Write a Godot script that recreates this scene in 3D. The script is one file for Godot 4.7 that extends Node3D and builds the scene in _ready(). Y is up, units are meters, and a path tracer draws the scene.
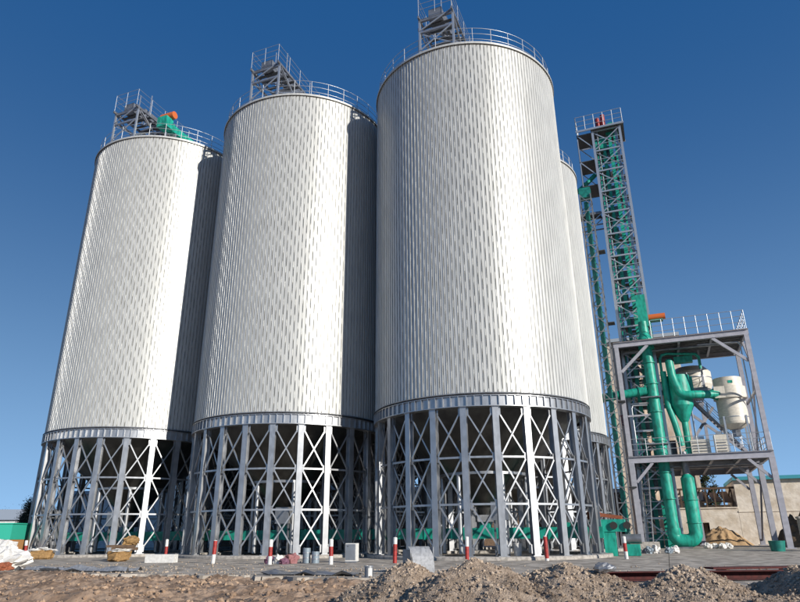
extends Node3D
# A grain terminal: six ribbed steel silos on braced columns, an elevator tower and a cleaning platform.
# Site axes: U runs along the silo rows, V runs away from the camera, square to the rows.
const U := Vector3(0.92955, 0.0, 0.36869)
const V := Vector3(0.36869, 0.0, -0.92955)
const TURN := -0.37759          # rotation.y that lays local x along U and local -z along V
const L0 := Vector3(16.42, 0.0, -46.0)   # foot of the platform's corner column
const R := 5.5
const RING := 6.88
const EAVE := 26.62
var M := {}
var taken := {}
var rng := RandomNumberGenerator.new()
var nz := FastNoiseLite.new()

class MB:
	var v := PackedVector3Array()
	var n := PackedVector3Array()
	func tri(a: Vector3, b: Vector3, c: Vector3, na: Vector3, nb: Vector3, nc: Vector3) -> void:
		if (b - a).cross(c - a).dot(na + nb + nc) > 0.0:
			v.append(a); v.append(c); v.append(b)
			n.append(na); n.append(nc); n.append(nb)
		else:
			v.append(a); v.append(b); v.append(c)
			n.append(na); n.append(nb); n.append(nc)
	func quad(a: Vector3, b: Vector3, c: Vector3, d: Vector3, m: Vector3) -> void:
		tri(a, b, c, m, m, m)
		tri(a, c, d, m, m, m)
	func face(a: Vector3, b: Vector3, c: Vector3, d: Vector3, towards: Vector3) -> void:
		var m := (c - a).cross(d - b).normalized()
		if m.dot(towards) < 0.0: m = -m
		quad(a, b, c, d, m)
	func box(c: Vector3, s: Vector3, B := Basis.IDENTITY) -> void:
		var x := B.x * s.x * 0.5
		var y := B.y * s.y * 0.5
		var z := B.z * s.z * 0.5
		quad(c + x - y - z, c + x + y - z, c + x + y + z, c + x - y + z, B.x.normalized())
		quad(c - x - y - z, c - x + y - z, c - x + y + z, c - x - y + z, -B.x.normalized())
		quad(c + y - x - z, c + y + x - z, c + y + x + z, c + y - x + z, B.y.normalized())
		quad(c - y - x - z, c - y + x - z, c - y + x + z, c - y - x + z, -B.y.normalized())
		quad(c + z - x - y, c + z + x - y, c + z + x + y, c + z - x + y, B.z.normalized())
		quad(c - z - x - y, c - z + x - y, c - z + x + y, c - z - x + y, -B.z.normalized())
	func frame(a: Vector3, b: Vector3, side: Vector3) -> Basis:
		var y := (b - a).normalized()
		var x := side - y * side.dot(y)
		if x.length() < 0.01: x = y.cross(Vector3(0.3, 0.2, 0.9))
		x = x.normalized()
		return Basis(x, y, x.cross(y))
	func bar(a: Vector3, b: Vector3, w: float, h: float, side := Vector3(0, 1, 0)) -> void:
		box((a + b) * 0.5, Vector3(w, (b - a).length(), h), frame(a, b, side))
	func hbeam(a: Vector3, b: Vector3, fw: float, dp: float, out: Vector3, tf := 0.022, tw := 0.016) -> void:
		var B := frame(a, b, out)
		var l := (b - a).length()
		var c := (a + b) * 0.5
		box(c + B.x * (dp - tf) * 0.5, Vector3(tf, l, fw), B)
		box(c - B.x * (dp - tf) * 0.5, Vector3(tf, l, fw), B)
		box(c, Vector3(dp - 2.0 * tf - 0.002, l - 0.002, tw), B)
	func tube(a: Vector3, b: Vector3, r0: float, r1: float, seg := 12, cap := true) -> void:
		var B := frame(a, b, Vector3(0.1, 0.02, 1))
		for i in seg:
			var t0 := TAU * i / seg
			var t1 := TAU * (i + 1) / seg
			var d0 := B.x * cos(t0) + B.z * sin(t0)
			var d1 := B.x * cos(t1) + B.z * sin(t1)
			tri(a + d0 * r0, a + d1 * r0, b + d1 * r1, d0, d1, d1)
			tri(a + d0 * r0, b + d1 * r1, b + d0 * r1, d0, d1, d0)
			if cap:
				tri(a, a + d0 * r0, a + d1 * r0, -B.y, -B.y, -B.y)
				tri(b, b + d0 * r1, b + d1 * r1, B.y, B.y, B.y)
	func pipe(p: Array, r: float, seg := 14) -> void:
		var rings := []
		var x := Vector3.ZERO
		for i in p.size():
			var t: Vector3
			if i == 0: t = p[1] - p[0]
			elif i == p.size() - 1: t = p[i] - p[i - 1]
			else: t = (p[i] - p[i - 1]).normalized() + (p[i + 1] - p[i]).normalized()
			t = t.normalized()
			if i == 0:
				x = t.cross(Vector3(0.21, 0.35, 0.91)).normalized()
			x = (x - t * x.dot(t)).normalized()
			var z := x.cross(t)
			var k := 1.0
			if i > 0 and i < p.size() - 1: k = 1.0 / maxf(0.5, t.dot((p[i + 1] - p[i]).normalized()))
			var bend := Vector3.ZERO
			if i > 0 and i < p.size() - 1: bend = ((p[i + 1] - p[i]).normalized() - (p[i] - p[i - 1]).normalized())
			var one := []
			for j in seg + 1:
				var d: Vector3 = x * cos(TAU * j / seg) + z * sin(TAU * j / seg)
				var s := d
				if bend.length() > 0.01:
					var q := bend.normalized()
					s = d + q * d.dot(q) * (k - 1.0)
				one.append([p[i] + s * r, d])
			rings.append(one)
		for i in p.size() - 1:
			for j in seg:
				var a = rings[i][j]; var b = rings[i][j + 1]; var c = rings[i + 1][j + 1]; var e = rings[i + 1][j]
				tri(a[0], b[0], c[0], a[1], b[1], c[1])
				tri(a[0], c[0], e[0], a[1], c[1], e[1])
	func lathe(prof: Array, seg: int, at := Vector3.ZERO, from := 0.0, to := TAU) -> void:
		for k in prof.size() - 1:
			var p: Vector2 = prof[k]
			var q: Vector2 = prof[k + 1]
			var m := Vector2(q.y - p.y, p.x - q.x).normalized()
			for i in seg:
				var t0 := from + (to - from) * i / seg
				var t1 := from + (to - from) * (i + 1) / seg
				var e0 := Vector3(sin(t0), 0, cos(t0))
				var e1 := Vector3(sin(t1), 0, cos(t1))
				var n0 := e0 * m.x + Vector3(0, m.y, 0)
				var n1 := e1 * m.x + Vector3(0, m.y, 0)
				var a := at + e0 * p.x + Vector3(0, p.y, 0)
				var b := at + e1 * p.x + Vector3(0, p.y, 0)
				var c := at + e1 * q.x + Vector3(0, q.y, 0)
				var d := at + e0 * q.x + Vector3(0, q.y, 0)
				if p.x > 0.0005: tri(a, b, c, n0, n1, n1)
				if q.x > 0.0005: tri(a, c, d, n0, n1, n0)
	func hoop(r: float, y: float, tr: float, seg := 64, ts := 6) -> void:
		for i in seg:
			var t0 := TAU * i / seg
			var t1 := TAU * (i + 1) / seg
			var e0 := Vector3(sin(t0), 0, cos(t0))
			var e1 := Vector3(sin(t1), 0, cos(t1))
			for j in ts:
				var s0 := TAU * j / ts
				var s1 := TAU * (j + 1) / ts
				var up := Vector3(0, 1, 0)
				var a0 := e0 * cos(s0) + up * sin(s0)
				var a1 := e0 * cos(s1) + up * sin(s1)
				var b0 := e1 * cos(s0) + up * sin(s0)
				var b1 := e1 * cos(s1) + up * sin(s1)
				var c0 := e0 * r + up * y
				var c1 := e1 * r + up * y
				tri(c0 + a0 * tr, c1 + b0 * tr, c1 + b1 * tr, a0, b0, b1)
				tri(c0 + a0 * tr, c1 + b1 * tr, c0 + a1 * tr, a0, b1, a1)
	func done() -> ArrayMesh:
		var arr := []
		arr.resize(Mesh.ARRAY_MAX)
		arr[Mesh.ARRAY_VERTEX] = v
		arr[Mesh.ARRAY_NORMAL] = n
		var m := ArrayMesh.new()
		m.add_surface_from_arrays(Mesh.PRIMITIVE_TRIANGLES, arr)
		return m

# ---------------------------------------------------------------- nodes
func numbered(called: String) -> String:
	if not taken.has(called):
		taken[called] = 0
		return called
	taken[called] += 1
	return "%s_%03d" % [called, taken[called]]

func tag(o: Node, label: String, category: String, group := "", kind := "") -> Node:
	if label: o.set_meta("label", label)
	if category: o.set_meta("category", category)
	if group: o.set_meta("group", group)
	if kind: o.set_meta("kind", kind)
	return o

func thing(called: String, label: String, category: String, at := Vector3.ZERO, turn := 0.0, group := "") -> Node3D:
	var o := Node3D.new()
	o.name = numbered(called)
	add_child(o)
	o.position = at
	o.rotation.y = turn
	tag(o, label, category, group)
	return o

func part(parent: Node, called: String, mesh: Mesh, mat: Material, xf := Transform3D.IDENTITY) -> MeshInstance3D:
	var o := MeshInstance3D.new()
	o.name = called
	o.mesh = mesh
	o.material_override = mat
	o.transform = xf
	parent.add_child(o, true)
	return o

func single(called: String, mesh: Mesh, mat: Material, label: String, category: String, at := Vector3.ZERO, turn := 0.0, group := "") -> MeshInstance3D:
	var o := part(self, numbered(called), mesh, mat)
	o.position = at
	o.rotation.y = turn
	tag(o, label, category, group)
	return o

func structure(called: String, mesh: Mesh, mat: Material) -> MeshInstance3D:
	var o := part(self, numbered(called), mesh, mat)
	o.set_meta("kind", "structure")
	return o

func site(a: float, y: float, b: float) -> Vector3:
	return L0 + U * a + V * b + Vector3(0, y, 0)

func yaw(t: float) -> Transform3D:
	return Transform3D(Basis(Vector3.UP, t), Vector3.ZERO)

func boxm(s: Vector3, at := Vector3.ZERO) -> ArrayMesh:
	var m := MB.new(); m.box(at, s); return m.done()

func barm(a: Vector3, b: Vector3, w: float, h: float, side := Vector3.UP) -> ArrayMesh:
	var m := MB.new(); m.bar(a, b, w, h, side); return m.done()

func hm(a: Vector3, b: Vector3, fw: float, dp: float, out: Vector3) -> ArrayMesh:
	var m := MB.new(); m.hbeam(a, b, fw, dp, out); return m.done()

func tubem(a: Vector3, b: Vector3, r0: float, r1: float, seg := 12) -> ArrayMesh:
	var m := MB.new(); m.tube(a, b, r0, r1, seg); return m.done()

func pipem(p: Array, r: float, seg := 16) -> ArrayMesh:
	var m := MB.new(); m.pipe(p, r, seg); return m.done()

func lathem(prof: Array, seg := 32) -> ArrayMesh:
	var m := MB.new(); m.lathe(prof, seg); return m.done()

# ---------------------------------------------------------------- materials
func srgb(r: float, g: float, b: float) -> Color:
	return Color(r, g, b).linear_to_srgb()

func ramp(cols: Array, offs: Array) -> Gradient:
	var g := Gradient.new()
	var c := PackedColorArray()
	for k in cols: c.append(k)
	g.colors = c
	g.offsets = PackedFloat32Array(offs)
	return g

func noise_tex(freq: float, lo: Color, hi: Color, oct := 5, size := 512, sd := 1, o0 := 0.25, o1 := 0.75, kind := FastNoiseLite.TYPE_SIMPLEX_SMOOTH) -> NoiseTexture2D:
	var f := FastNoiseLite.new()
	f.noise_type = kind
	f.seed = sd
	f.frequency = freq
	f.fractal_octaves = oct
	var t := NoiseTexture2D.new()
	t.width = size; t.height = size
	t.seamless = true
	t.noise = f
	t.color_ramp = ramp([lo, hi], [o0, o1])
	return t

func bump_tex(freq: float, sd: int, strength := 4.0, oct := 5, size := 512) -> NoiseTexture2D:
	var f := FastNoiseLite.new()
	f.seed = sd
	f.frequency = freq
	f.fractal_octaves = oct
	var t := NoiseTexture2D.new()
	t.width = size; t.height = size
	t.seamless = true
	t.as_normal_map = true
	t.bump_strength = strength
	t.noise = f
	return t

func mat(c: Color, rough: float, metal := 0.0, tex: Texture2D = null, scale := Vector3.ONE, nrm: Texture2D = null, ns := 1.0) -> StandardMaterial3D:
	var m := StandardMaterial3D.new()
	m.albedo_color = c
	m.roughness = rough
	m.metallic = metal
	if tex or nrm:
		m.uv1_triplanar = true
		m.uv1_world_triplanar = true
		m.uv1_scale = scale
	if tex: m.albedo_texture = tex
	if nrm:
		m.normal_enabled = true
		m.normal_texture = nrm
		m.normal_scale = ns
	return m

func g(x: float) -> Color: return Color(x, x, x)

func make_materials() -> void:
	var stain := noise_tex(0.012, g(0.92), g(1.0), 6, 512, 3, 0.3, 0.7)
	var grime := noise_tex(0.008, g(0.80), g(1.0), 5, 512, 5, 0.25, 0.65)
	var rough_n := bump_tex(0.03, 8, 5.0)
	M.clad = mat(srgb(0.56, 0.563, 0.54), 0.40, 0.22, noise_tex(0.012, g(0.93), g(1.0), 7, 512, 3, 0.25, 0.65), Vector3(0.7, 0.07, 0.7))
	M.galv = mat(srgb(0.47, 0.48, 0.495), 0.36, 0.72, noise_tex(0.012, g(0.90), g(1.0), 4, 512, 9), Vector3(0.5, 0.25, 0.5))
	M.galv_dark = mat(srgb(0.30, 0.31, 0.33), 0.5, 0.7, grime, Vector3(0.4, 0.4, 0.4))
	M.grate = mat(srgb(0.10, 0.105, 0.11), 0.6, 0.5)
	M.rail = mat(srgb(0.52, 0.54, 0.56), 0.4, 0.7)
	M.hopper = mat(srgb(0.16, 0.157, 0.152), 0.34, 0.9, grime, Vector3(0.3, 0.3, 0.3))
	M.paint_grey = mat(srgb(0.40, 0.40, 0.45), 0.45, 0.0, stain, Vector3(0.3, 0.3, 0.3))
	M.green = mat(srgb(0.014, 0.36, 0.265), 0.46, 0.0, noise_tex(0.012, g(0.74), g(1.0), 8, 512, 61, 0.2, 0.6), Vector3(0.6, 0.2, 0.6))
	M.teal = mat(srgb(0.012, 0.20, 0.165), 0.45, 0.0, grime, Vector3(0.6, 0.6, 0.6))
	M.orange = mat(srgb(0.55, 0.13, 0.03), 0.5)
	M.red = mat(srgb(0.36, 0.028, 0.022), 0.5, 0.0, grime, Vector3(1.5, 1.5, 1.5))
	M.red_primer = mat(srgb(0.075, 0.012, 0.011), 0.85, 0.0, grime, Vector3(1.5, 1.5, 1.5))
	M.white = mat(srgb(0.70, 0.69, 0.66), 0.6, 0.0, stain, Vector3(0.9, 0.9, 0.9))
	M.cream = mat(srgb(0.70, 0.65, 0.56), 0.45, 0.0, stain, Vector3(0.6, 0.6, 0.6))
	M.plaster = mat(srgb(0.74, 0.67, 0.57), 0.9, 0.0, noise_tex(0.009, Color(0.88, 0.86, 0.83), Color(1, 1, 1), 7, 512, 21, 0.2, 0.6), Vector3(0.16, 0.16, 0.16), rough_n, 0.4)
	M.plaster_tall = mat(srgb(0.70, 0.59, 0.48), 0.9, 0.0, noise_tex(0.009, Color(0.88, 0.85, 0.82), Color(1, 1, 1), 7, 512, 22, 0.2, 0.6), Vector3(0.2, 0.08, 0.2), rough_n, 0.4)
	M.teal_roof = mat(srgb(0.05, 0.30, 0.36), 0.5)
	M.rubber = mat(srgb(0.03, 0.03, 0.03), 0.9)
	M.wood = mat(srgb(0.12, 0.075, 0.045), 0.85, 0.0, grime, Vector3(1, 1, 1))
	M.ochre = mat(srgb(0.32, 0.19, 0.075), 0.9, 0.0, grime, Vector3(2, 2, 2))
	M.rust = mat(srgb(0.30, 0.09, 0.04), 0.8, 0.0, grime, Vector3(2, 2, 2))
	M.block = mat(srgb(0.42, 0.39, 0.35), 0.9, 0.0, grime, Vector3(1.2, 1.2, 1.2), rough_n, 0.5)
	M.concrete = mat(Color(1, 1, 1), 0.92, 0.0, noise_tex(0.016, srgb(0.24, 0.21, 0.175), srgb(0.46, 0.41, 0.35), 8, 1024, 31, 0.3, 0.66), Vector3(0.07, 0.07, 0.07), bump_tex(0.06, 33, 6.0), 0.15)
	M.soil = mat(Color(1, 1, 1), 0.95, 0.0, noise_tex(0.009, srgb(0.20, 0.128, 0.082), srgb(0.47, 0.33, 0.225), 9, 1024, 41, 0.3, 0.68), Vector3(0.2, 0.2, 0.2), bump_tex(0.05, 43, 6.0), 0.5)
	M.gravel = mat(Color(1, 1, 1), 0.95, 0.0, noise_tex(0.012, srgb(0.19, 0.14, 0.10), srgb(0.42, 0.33, 0.25), 6, 512, 51, 0.25, 0.75), Vector3(0.8, 0.8, 0.8), bump_tex(0.08, 53, 9.0), 1.0)
	M.sand = mat(Color(1, 1, 1), 0.95, 0.0, noise_tex(0.05, srgb(0.34, 0.22, 0.115), srgb(0.46, 0.31, 0.17), 5, 512, 55), Vector3(0.4, 0.4, 0.4), rough_n, 0.7)
	M.mud = mat(Color(1, 1, 1), 0.95, 0.0, noise_tex(0.05, srgb(0.13, 0.085, 0.05), srgb(0.25, 0.165, 0.10), 5, 512, 57), Vector3(0.5, 0.5, 0.5), rough_n, 0.8)
	M.clod = mat(Color(1, 1, 1), 0.95)
	M.clod.vertex_color_use_as_albedo = true
	M.plastic = mat(srgb(0.72, 0.70, 0.66), 0.6, 0.0, stain, Vector3(3, 3, 3))
	M.tarp = mat(srgb(0.30, 0.31, 0.33), 0.55, 0.0, grime, Vector3(2, 2, 2))
	M.blue_grey = mat(srgb(0.22, 0.27, 0.31), 0.5, 0.2)
	M.purple = mat(srgb(0.16, 0.07, 0.11), 0.7)
	M.pink = mat(srgb(0.30, 0.13, 0.13), 0.8, 0.0, stain, Vector3(3, 3, 3))
	M.far_white = mat(srgb(0.62, 0.62, 0.62), 0.8, 0.0, stain, Vector3(0.3, 0.3, 0.3))
	M.far_roof = mat(srgb(0.36, 0.40, 0.44), 0.6)
	M.shed_green = mat(srgb(0.03, 0.38, 0.27), 0.6)
	M.shed_orange = mat(srgb(0.40, 0.20, 0.07), 0.85)
	M.glass = mat(Color(0.5, 0.56, 0.6, 0.25), 0.05)
	M.glass.transparency = BaseMaterial3D.TRANSPARENCY_ALPHA
	M.bark = mat(srgb(0.10, 0.075, 0.055), 0.95)
	M.leaf = mat(Color(1, 1, 1), 0.7)
	M.leaf.vertex_color_use_as_albedo = true
	M.leaf.backlight_enabled = true
	M.leaf.backlight = Color(0.25, 0.3, 0.15)
	M.leaf.cull_mode = BaseMaterial3D.CULL_DISABLED

# ---------------------------------------------------------------- silo
func silo_cladding() -> ArrayMesh:
	# ribbed sheets; groove depth varies in staggered lengths, a shape added for dark dashes
	var ribs := 168
	var rows := 132
	var y0 := RING + 0.06
	var y1 := EAVE
	var step := TAU / ribs
	var offs := [0.0, 0.64, 0.68, 0.76, 0.80, 0.95]     # share of the pitch: pan, slope, rib top, slope, groove, slope
	var lift := [0.0, 0.0, 0.02, 0.02, -0.09, -0.09]
	var verts := PackedVector3Array()
	var r2 := RandomNumberGenerator.new()
	r2.seed = 99
	var phase := PackedFloat32Array()
	for i in ribs: phase.append(i * 0.37 + r2.randf() * 0.12)
	for k in rows + 1:
		var y := lerpf(y0, y1, float(k) / rows)
		for i in ribs:
			var dash_depth := smoothstep(-0.35, 0.35, sin(TAU * (y / 0.95 + phase[i])))
			for j in 6:
				var t: float = (i + offs[j]) * step
				var e := Vector3(sin(t), 0, cos(t))
				var w := nz.get_noise_3d(e.x * 200.0, y * 9.0, e.z * 200.0) * 0.004 + nz.get_noise_3d(e.x * 90.0, y * 4.0, e.z * 90.0) * 0.006
				w += lift[j] * (1.0 if j < 4 else lerpf(0.22, 1.0, dash_depth))
				verts.append(e * (R + w) + Vector3(0, y, 0))
	var m := MB.new()
	var nn := ribs * 6
	for k in rows:
		for i in nn:
			var a := verts[k * nn + i]
			var b := verts[k * nn + (i + 1) % nn]
			var c := verts[(k + 1) * nn + (i + 1) % nn]
			var d := verts[(k + 1) * nn + i]
			m.face(a, b, c, d, Vector3(a.x + b.x, 0, a.z + b.z))
	return m.done()

func build_silo(label: String) -> Node3D:
	var s := thing("grain_silo", label, "silo", Vector3.ZERO, 0.0, "grain silos in two rows")
	part(s, "cladding", silo_cladding(), M.clad)
	var m := MB.new()
	m.lathe([Vector2(R + 0.07, EAVE - 0.10), Vector2(R + 0.09, EAVE - 0.10), Vector2(R + 0.09, EAVE + 0.03), Vector2(R - 0.1, EAVE + 0.05)], 96)
	part(s, "eave_flashing", m.done(), M.clad)
	m = MB.new()
	m.lathe([Vector2(R - 0.02, EAVE - 0.02), Vector2(R - 0.05, EAVE + 0.06), Vector2(0.5, EAVE + 1.75), Vector2(0.5, EAVE + 2.1), Vector2(0.0, EAVE + 2.2)], 64)
	part(s, "roof", m.done(), M.galv)
	# ring beam and its fins
	m = MB.new()
	m.lathe([Vector2(5.20, 6.33), Vector2(5.59, 6.33), Vector2(5.59, 6.365), Vector2(5.51, 6.365), Vector2(5.51, 6.81), Vector2(5.59, 6.81), Vector2(5.59, 6.835), Vector2(5.35, 6.835)], 96)
	m.lathe([Vector2(5.35, 6.835), Vector2(5.35, 7.0)], 96)
	part(s, "ring_beam", m.done(), M.galv)
	m = MB.new()
	m.lathe([Vector2(R + 0.065, RING + 0.07), Vector2(R + 0.10, RING + 0.03), Vector2(R + 0.10, RING + 0.022), Vector2(R + 0.03, RING + 0.03)], 96)
	part(s, "drip_edge", m.done(), M.galv_dark)
	var fin := boxm(Vector3(0.045, 0.443, 0.085), Vector3(0, 6.5875, 5.547))
	for i in 96:
		part(s, "fin", fin, M.galv, yaw(TAU * (i + 0.5) / 96.0))
	# columns
	m = MB.new()
	m.hbeam(Vector3(0, 0.17, 5.35), Vector3(0, 6.33, 5.35), 0.28, 0.30, Vector3(0, 0, 1))
	m.box(Vector3(0, 0.155, 5.35), Vector3(0.46, 0.03, 0.46))
	for y in [0.42, 2.2, 4.15, 6.12]:
		for sx in [-1.0, 1.0]:
			m.box(Vector3(sx * 0.165, y, 5.40), Vector3(0.13, 0.36, 0.02))
	m.box(Vector3(0, 6.315, 5.36), Vector3(0.36, 0.03, 0.34))
	var column := m.done()
	for i in 24:
		part(s, "column", column, M.galv, yaw(TAU * i / 24.0))
	# bracing of one bay
	var lev := [0.42, 2.2, 4.15, 6.12]
	var half := TAU / 48.0
	var rr := 5.40
	var diag := []
	for k in 3:
		for sx in [-1.0, 1.0]:
			var a := Vector3(-sin(half) * rr * sx + 0.19 * sx, lev[k] + 0.1, cos(half) * rr)
			var b := Vector3(sin(half) * rr * sx - 0.19 * sx, lev[k + 1] - 0.1, cos(half) * rr)
			var off := Vector3(0, 0, 0.036 * sx)
			diag.append(barm(a + off, b + off, 0.06, 0.062, Vector3(0, 0, 1)))
	var hori := []
	for k in [1, 2]:
		hori.append(barm(Vector3(-sin(half) * rr + 0.2, lev[k], cos(half) * rr), Vector3(sin(half) * rr - 0.2, lev[k], cos(half) * rr), 0.08, 0.085, Vector3(0, 0, 1)))
	for i in 24:
		for d in diag: part(s, "diagonal_brace", d, M.galv, yaw(TAU * (i + 0.5) / 24.0))
		for h in hori: part(s, "horizontal_brace", h, M.galv, yaw(TAU * (i + 0.5) / 24.0))
	# hopper, its girdle and posts
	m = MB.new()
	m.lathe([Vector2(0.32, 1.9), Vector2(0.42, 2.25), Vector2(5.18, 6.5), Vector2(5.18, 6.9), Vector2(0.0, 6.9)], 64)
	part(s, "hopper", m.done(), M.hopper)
	m = MB.new()
	m.lathe([Vector2(2.0, 3.72), Vector2(2.22, 3.72), Vector2(2.22, 4.22), Vector2(2.0, 4.22), Vector2(2.0, 3.72)], 24)
	part(s, "hopper_girdle", m.done(), M.galv)
	for i in 6:
		part(s, "hopper_post", tubem(Vector3(0, 0.15, 2.1), Vector3(0, 3.72, 2.1), 0.11, 0.11, 12), M.galv, yaw(TAU * (i + 0.3) / 6.0))
	part(s, "outlet_gate", boxm(Vector3(0.9, 0.32, 0.9), Vector3(0, 1.74, 0)), M.galv_dark)
	m = MB.new()
	m.lathe([Vector2(4.75, 0.0), Vector2(4.75, 0.14), Vector2(5.85, 0.14), Vector2(5.9, 0.09), Vector2(5.9, 0.0)].map(func(q): return q), 72)
	var pl := MB.new()
	pl.lathe([Vector2(5.9, -0.02), Vector2(5.9, 0.10), Vector2(5.86, 0.14), Vector2(4.75, 0.14), Vector2(4.75, -0.02)], 72)
	part(s, "plinth", pl.done(), M.block)
	# roof railing
	var post := tubem(Vector3(0, EAVE, R - 0.12), Vector3(0, EAVE + 1.15, R - 0.12), 0.022, 0.022, 6)
	for i in 32:
		part(s, "railing_post", post, M.rail, yaw(TAU * i / 32.0))
	for y in [0.38, 0.76, 1.15]:
		m = MB.new()
		m.hoop(R - 0.12, EAVE + y, 0.015, 64, 5)
		part(s, "railing_hoop", m.done(), M.rail)
	return s

# a railing along local points, as posts and rails of one thing
func railing(parent: Node, pts: Array, m: Material, high := 1.15, gap := 1.25, r := 0.026) -> void:
	var post := tubem(Vector3.ZERO, Vector3(0, high, 0), r, r, 6)
	for k in pts.size() - 1:
		var a: Vector3 = pts[k]
		var b: Vector3 = pts[k + 1]
		var cnt := maxi(1, roundi((b - a).length() / gap))
		for i in cnt + (1 if k == pts.size() - 2 else 0):
			part(parent, "railing_post", post, m, Transform3D(Basis.IDENTITY, a.lerp(b, float(i) / cnt)))
		for y in [high * 0.36, high * 0.68, high]:
			part(parent, "handrail", tubem(a + Vector3(0, y, 0), b + Vector3(0, y, 0), r * 0.85, r * 0.85, 6), m)

func build_gantry(c: Vector3, label: String, green: bool) -> void:
	var t := thing("roof_gantry", label, "gantry", c + Vector3(0, EAVE, 0), TURN, "conveyor gantries over the silo roofs")
	var top := 2.45
	var zs := [5.35, 2.6, 0.0, -2.6, -5.35, -6.1, -8.8, -11.4, -14.0, -16.7]
	for z in zs:
		var zz := absf(z) if z > -5.7 else absf(z + 11.43)
		var roof := 0.06 + maxf(0.0, (5.45 - zz) / 4.95 * 1.69)
		for x in [-1.0, 1.0]:
			part(t, "leg", barm(Vector3(x, roof - 0.02, z), Vector3(x, top - 0.14, z), 0.11, 0.11, Vector3(1, 0, 0)), M.rail)
		part(t, "cross_beam", barm(Vector3(-1.06, top - 0.07, z), Vector3(1.06, top - 0.07, z), 0.14, 0.12), M.galv_dark)
	part(t, "cross_beam", barm(Vector3(-0.94, 1.55, 5.35), Vector3(0.94, 1.55, 5.35), 0.12, 0.1), M.galv)
	for x in [-1.0, 1.0]:
		part(t, "edge_beam", barm(Vector3(x, top + 0.08, 5.6), Vector3(x, top + 0.08, -17.0), 0.16, 0.1), M.galv_dark)
		for i in 3:
			var z0: float = zs[i]
			var z1: float = zs[i + 1]
			var lo := 0.1 + maxf(0.0, (5.45 - z0) / 4.95 * 1.69)
			part(t, "brace", barm(Vector3(x * 1.07, lo + 0.1, z0), Vector3(x * 1.07, top - 0.1, z1), 0.06, 0.06), M.galv)
			part(t, "brace", barm(Vector3(x * 0.94, top - 0.1, z0), Vector3(x * 0.94, maxf(lo + 0.9, 1.0), z1), 0.06, 0.06), M.galv_dark)
	part(t, "brace", barm(Vector3(-0.95, 0.25, 5.42), Vector3(0.95, 1.5, 5.42), 0.06, 0.05), M.rail)
	part(t, "brace", barm(Vector3(-0.95, 1.65, 5.42), Vector3(0.95, 2.6, 5.42), 0.06, 0.05), M.rail)
	part(t, "brace", barm(Vector3(0.95, 0.25, 5.28), Vector3(-0.95, 1.5, 5.28), 0.06, 0.05), M.rail)
	for i in 38:
		var z := 5.3 - i * 0.58
		part(t, "deck_slat", boxm(Vector3(1.9, 0.03, 0.22), Vector3(0, top + 0.02, z)), M.grate)
	for i in 19:
		var z := 4.4 - i * 1.16
		part(t, "joist", boxm(Vector3(1.86, 0.09, 0.06), Vector3(0, top - 0.045, z)), M.galv_dark)
		if i < 6:
			part(t, "floor_brace", barm(Vector3(-0.9, top - 0.12, z), Vector3(0.9, top - 0.12, z - 1.1), 0.06, 0.05), M.galv)
	# sheave frame and cable trays that clutter the front end
	for x in [-0.55, 0.1, 0.62]:
		part(t, "mast", barm(Vector3(x, top + 0.04, 4.6 - absf(x)), Vector3(x, top + 1.9 + x * 0.4, 4.6 - absf(x)), 0.05, 0.05), M.rail)
	part(t, "drive_guard", boxm(Vector3(0.8, 0.7, 0.9), Vector3(-0.1, top + 0.42, 4.75)), M.galv_dark)
	part(t, "cable_tray", barm(Vector3(-1.12, 1.9, 5.3), Vector3(-1.12, 2.3, -3.0), 0.18, 0.05), M.galv)
	part(t, "brace", barm(Vector3(-0.98, 0.35, 5.2), Vector3(-0.98, 2.5, 2.8), 0.07, 0.06), M.rail)
	part(t, "brace", barm(Vector3(0.98, 2.5, 5.2), Vector3(0.98, 1.0, 2.8), 0.07, 0.06), M.rail)
	part(t, "chute", boxm(Vector3(0.6, 1.5, 0.6), Vector3(0.1, top - 0.9, 2.0)), M.galv_dark)
	part(t, "conveyor_casing", boxm(Vector3(0.55, 0.6, 20.0), Vector3(0, top + 0.75, -5.9)), M.galv_dark)
	for x in [-0.15, 0.15]:
		for i in 5:
			part(t, "trestle", boxm(Vector3(0.06, 0.4, 0.06), Vector3(x, top + 0.235, 3.8 - i * 4.8)), M.galv)
	railing(t, [Vector3(-1, top + 0.16, 0.0), Vector3(-1, top + 0.16, 5.55), Vector3(1, top + 0.16, 5.55), Vector3(1, top + 0.16, -16.9)], M.rail, 1.3, 1.3, 0.016)
	if green:
		var q := thing("roof_conveyor", "green chain conveyor with an orange motor on the far silo's roof", "conveyor", c + Vector3(0, EAVE, 0), TURN)
		part(q, "casing", barm(Vector3(2.15, 1.75, 3.6), Vector3(2.15, 1.75, -4.2), 0.55, 0.5), M.green)
		for i in 6:
			part(q, "flange", boxm(Vector3(0.6, 0.66, 0.06), Vector3(2.15, 1.75, 3.3 - i * 1.4)), M.green)
		part(q, "head", boxm(Vector3(0.8, 0.8, 0.7), Vector3(2.15, 1.8, 3.9)), M.green)
		var mt := MB.new()
		mt.tube(Vector3(1.65, 2.5, 3.7), Vector3(2.75, 2.5, 3.7), 0.27, 0.27, 16)
		mt.box(Vector3(2.15, 2.36, 3.7), Vector3(0.5, 0.3, 0.5))
		part(q, "motor", mt.done(), M.orange)
		for z in [3.0, 0.0, -3.0]:
			var rf := 0.06 + maxf(0.0, (5.45 - Vector2(2.15, z).length()) / 4.95 * 1.69)
			part(q, "support", boxm(Vector3(0.5, 1.5 - rf + 0.02, 0.1), Vector3(2.15, (1.5 + rf) * 0.5, z)), M.galv)

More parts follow.
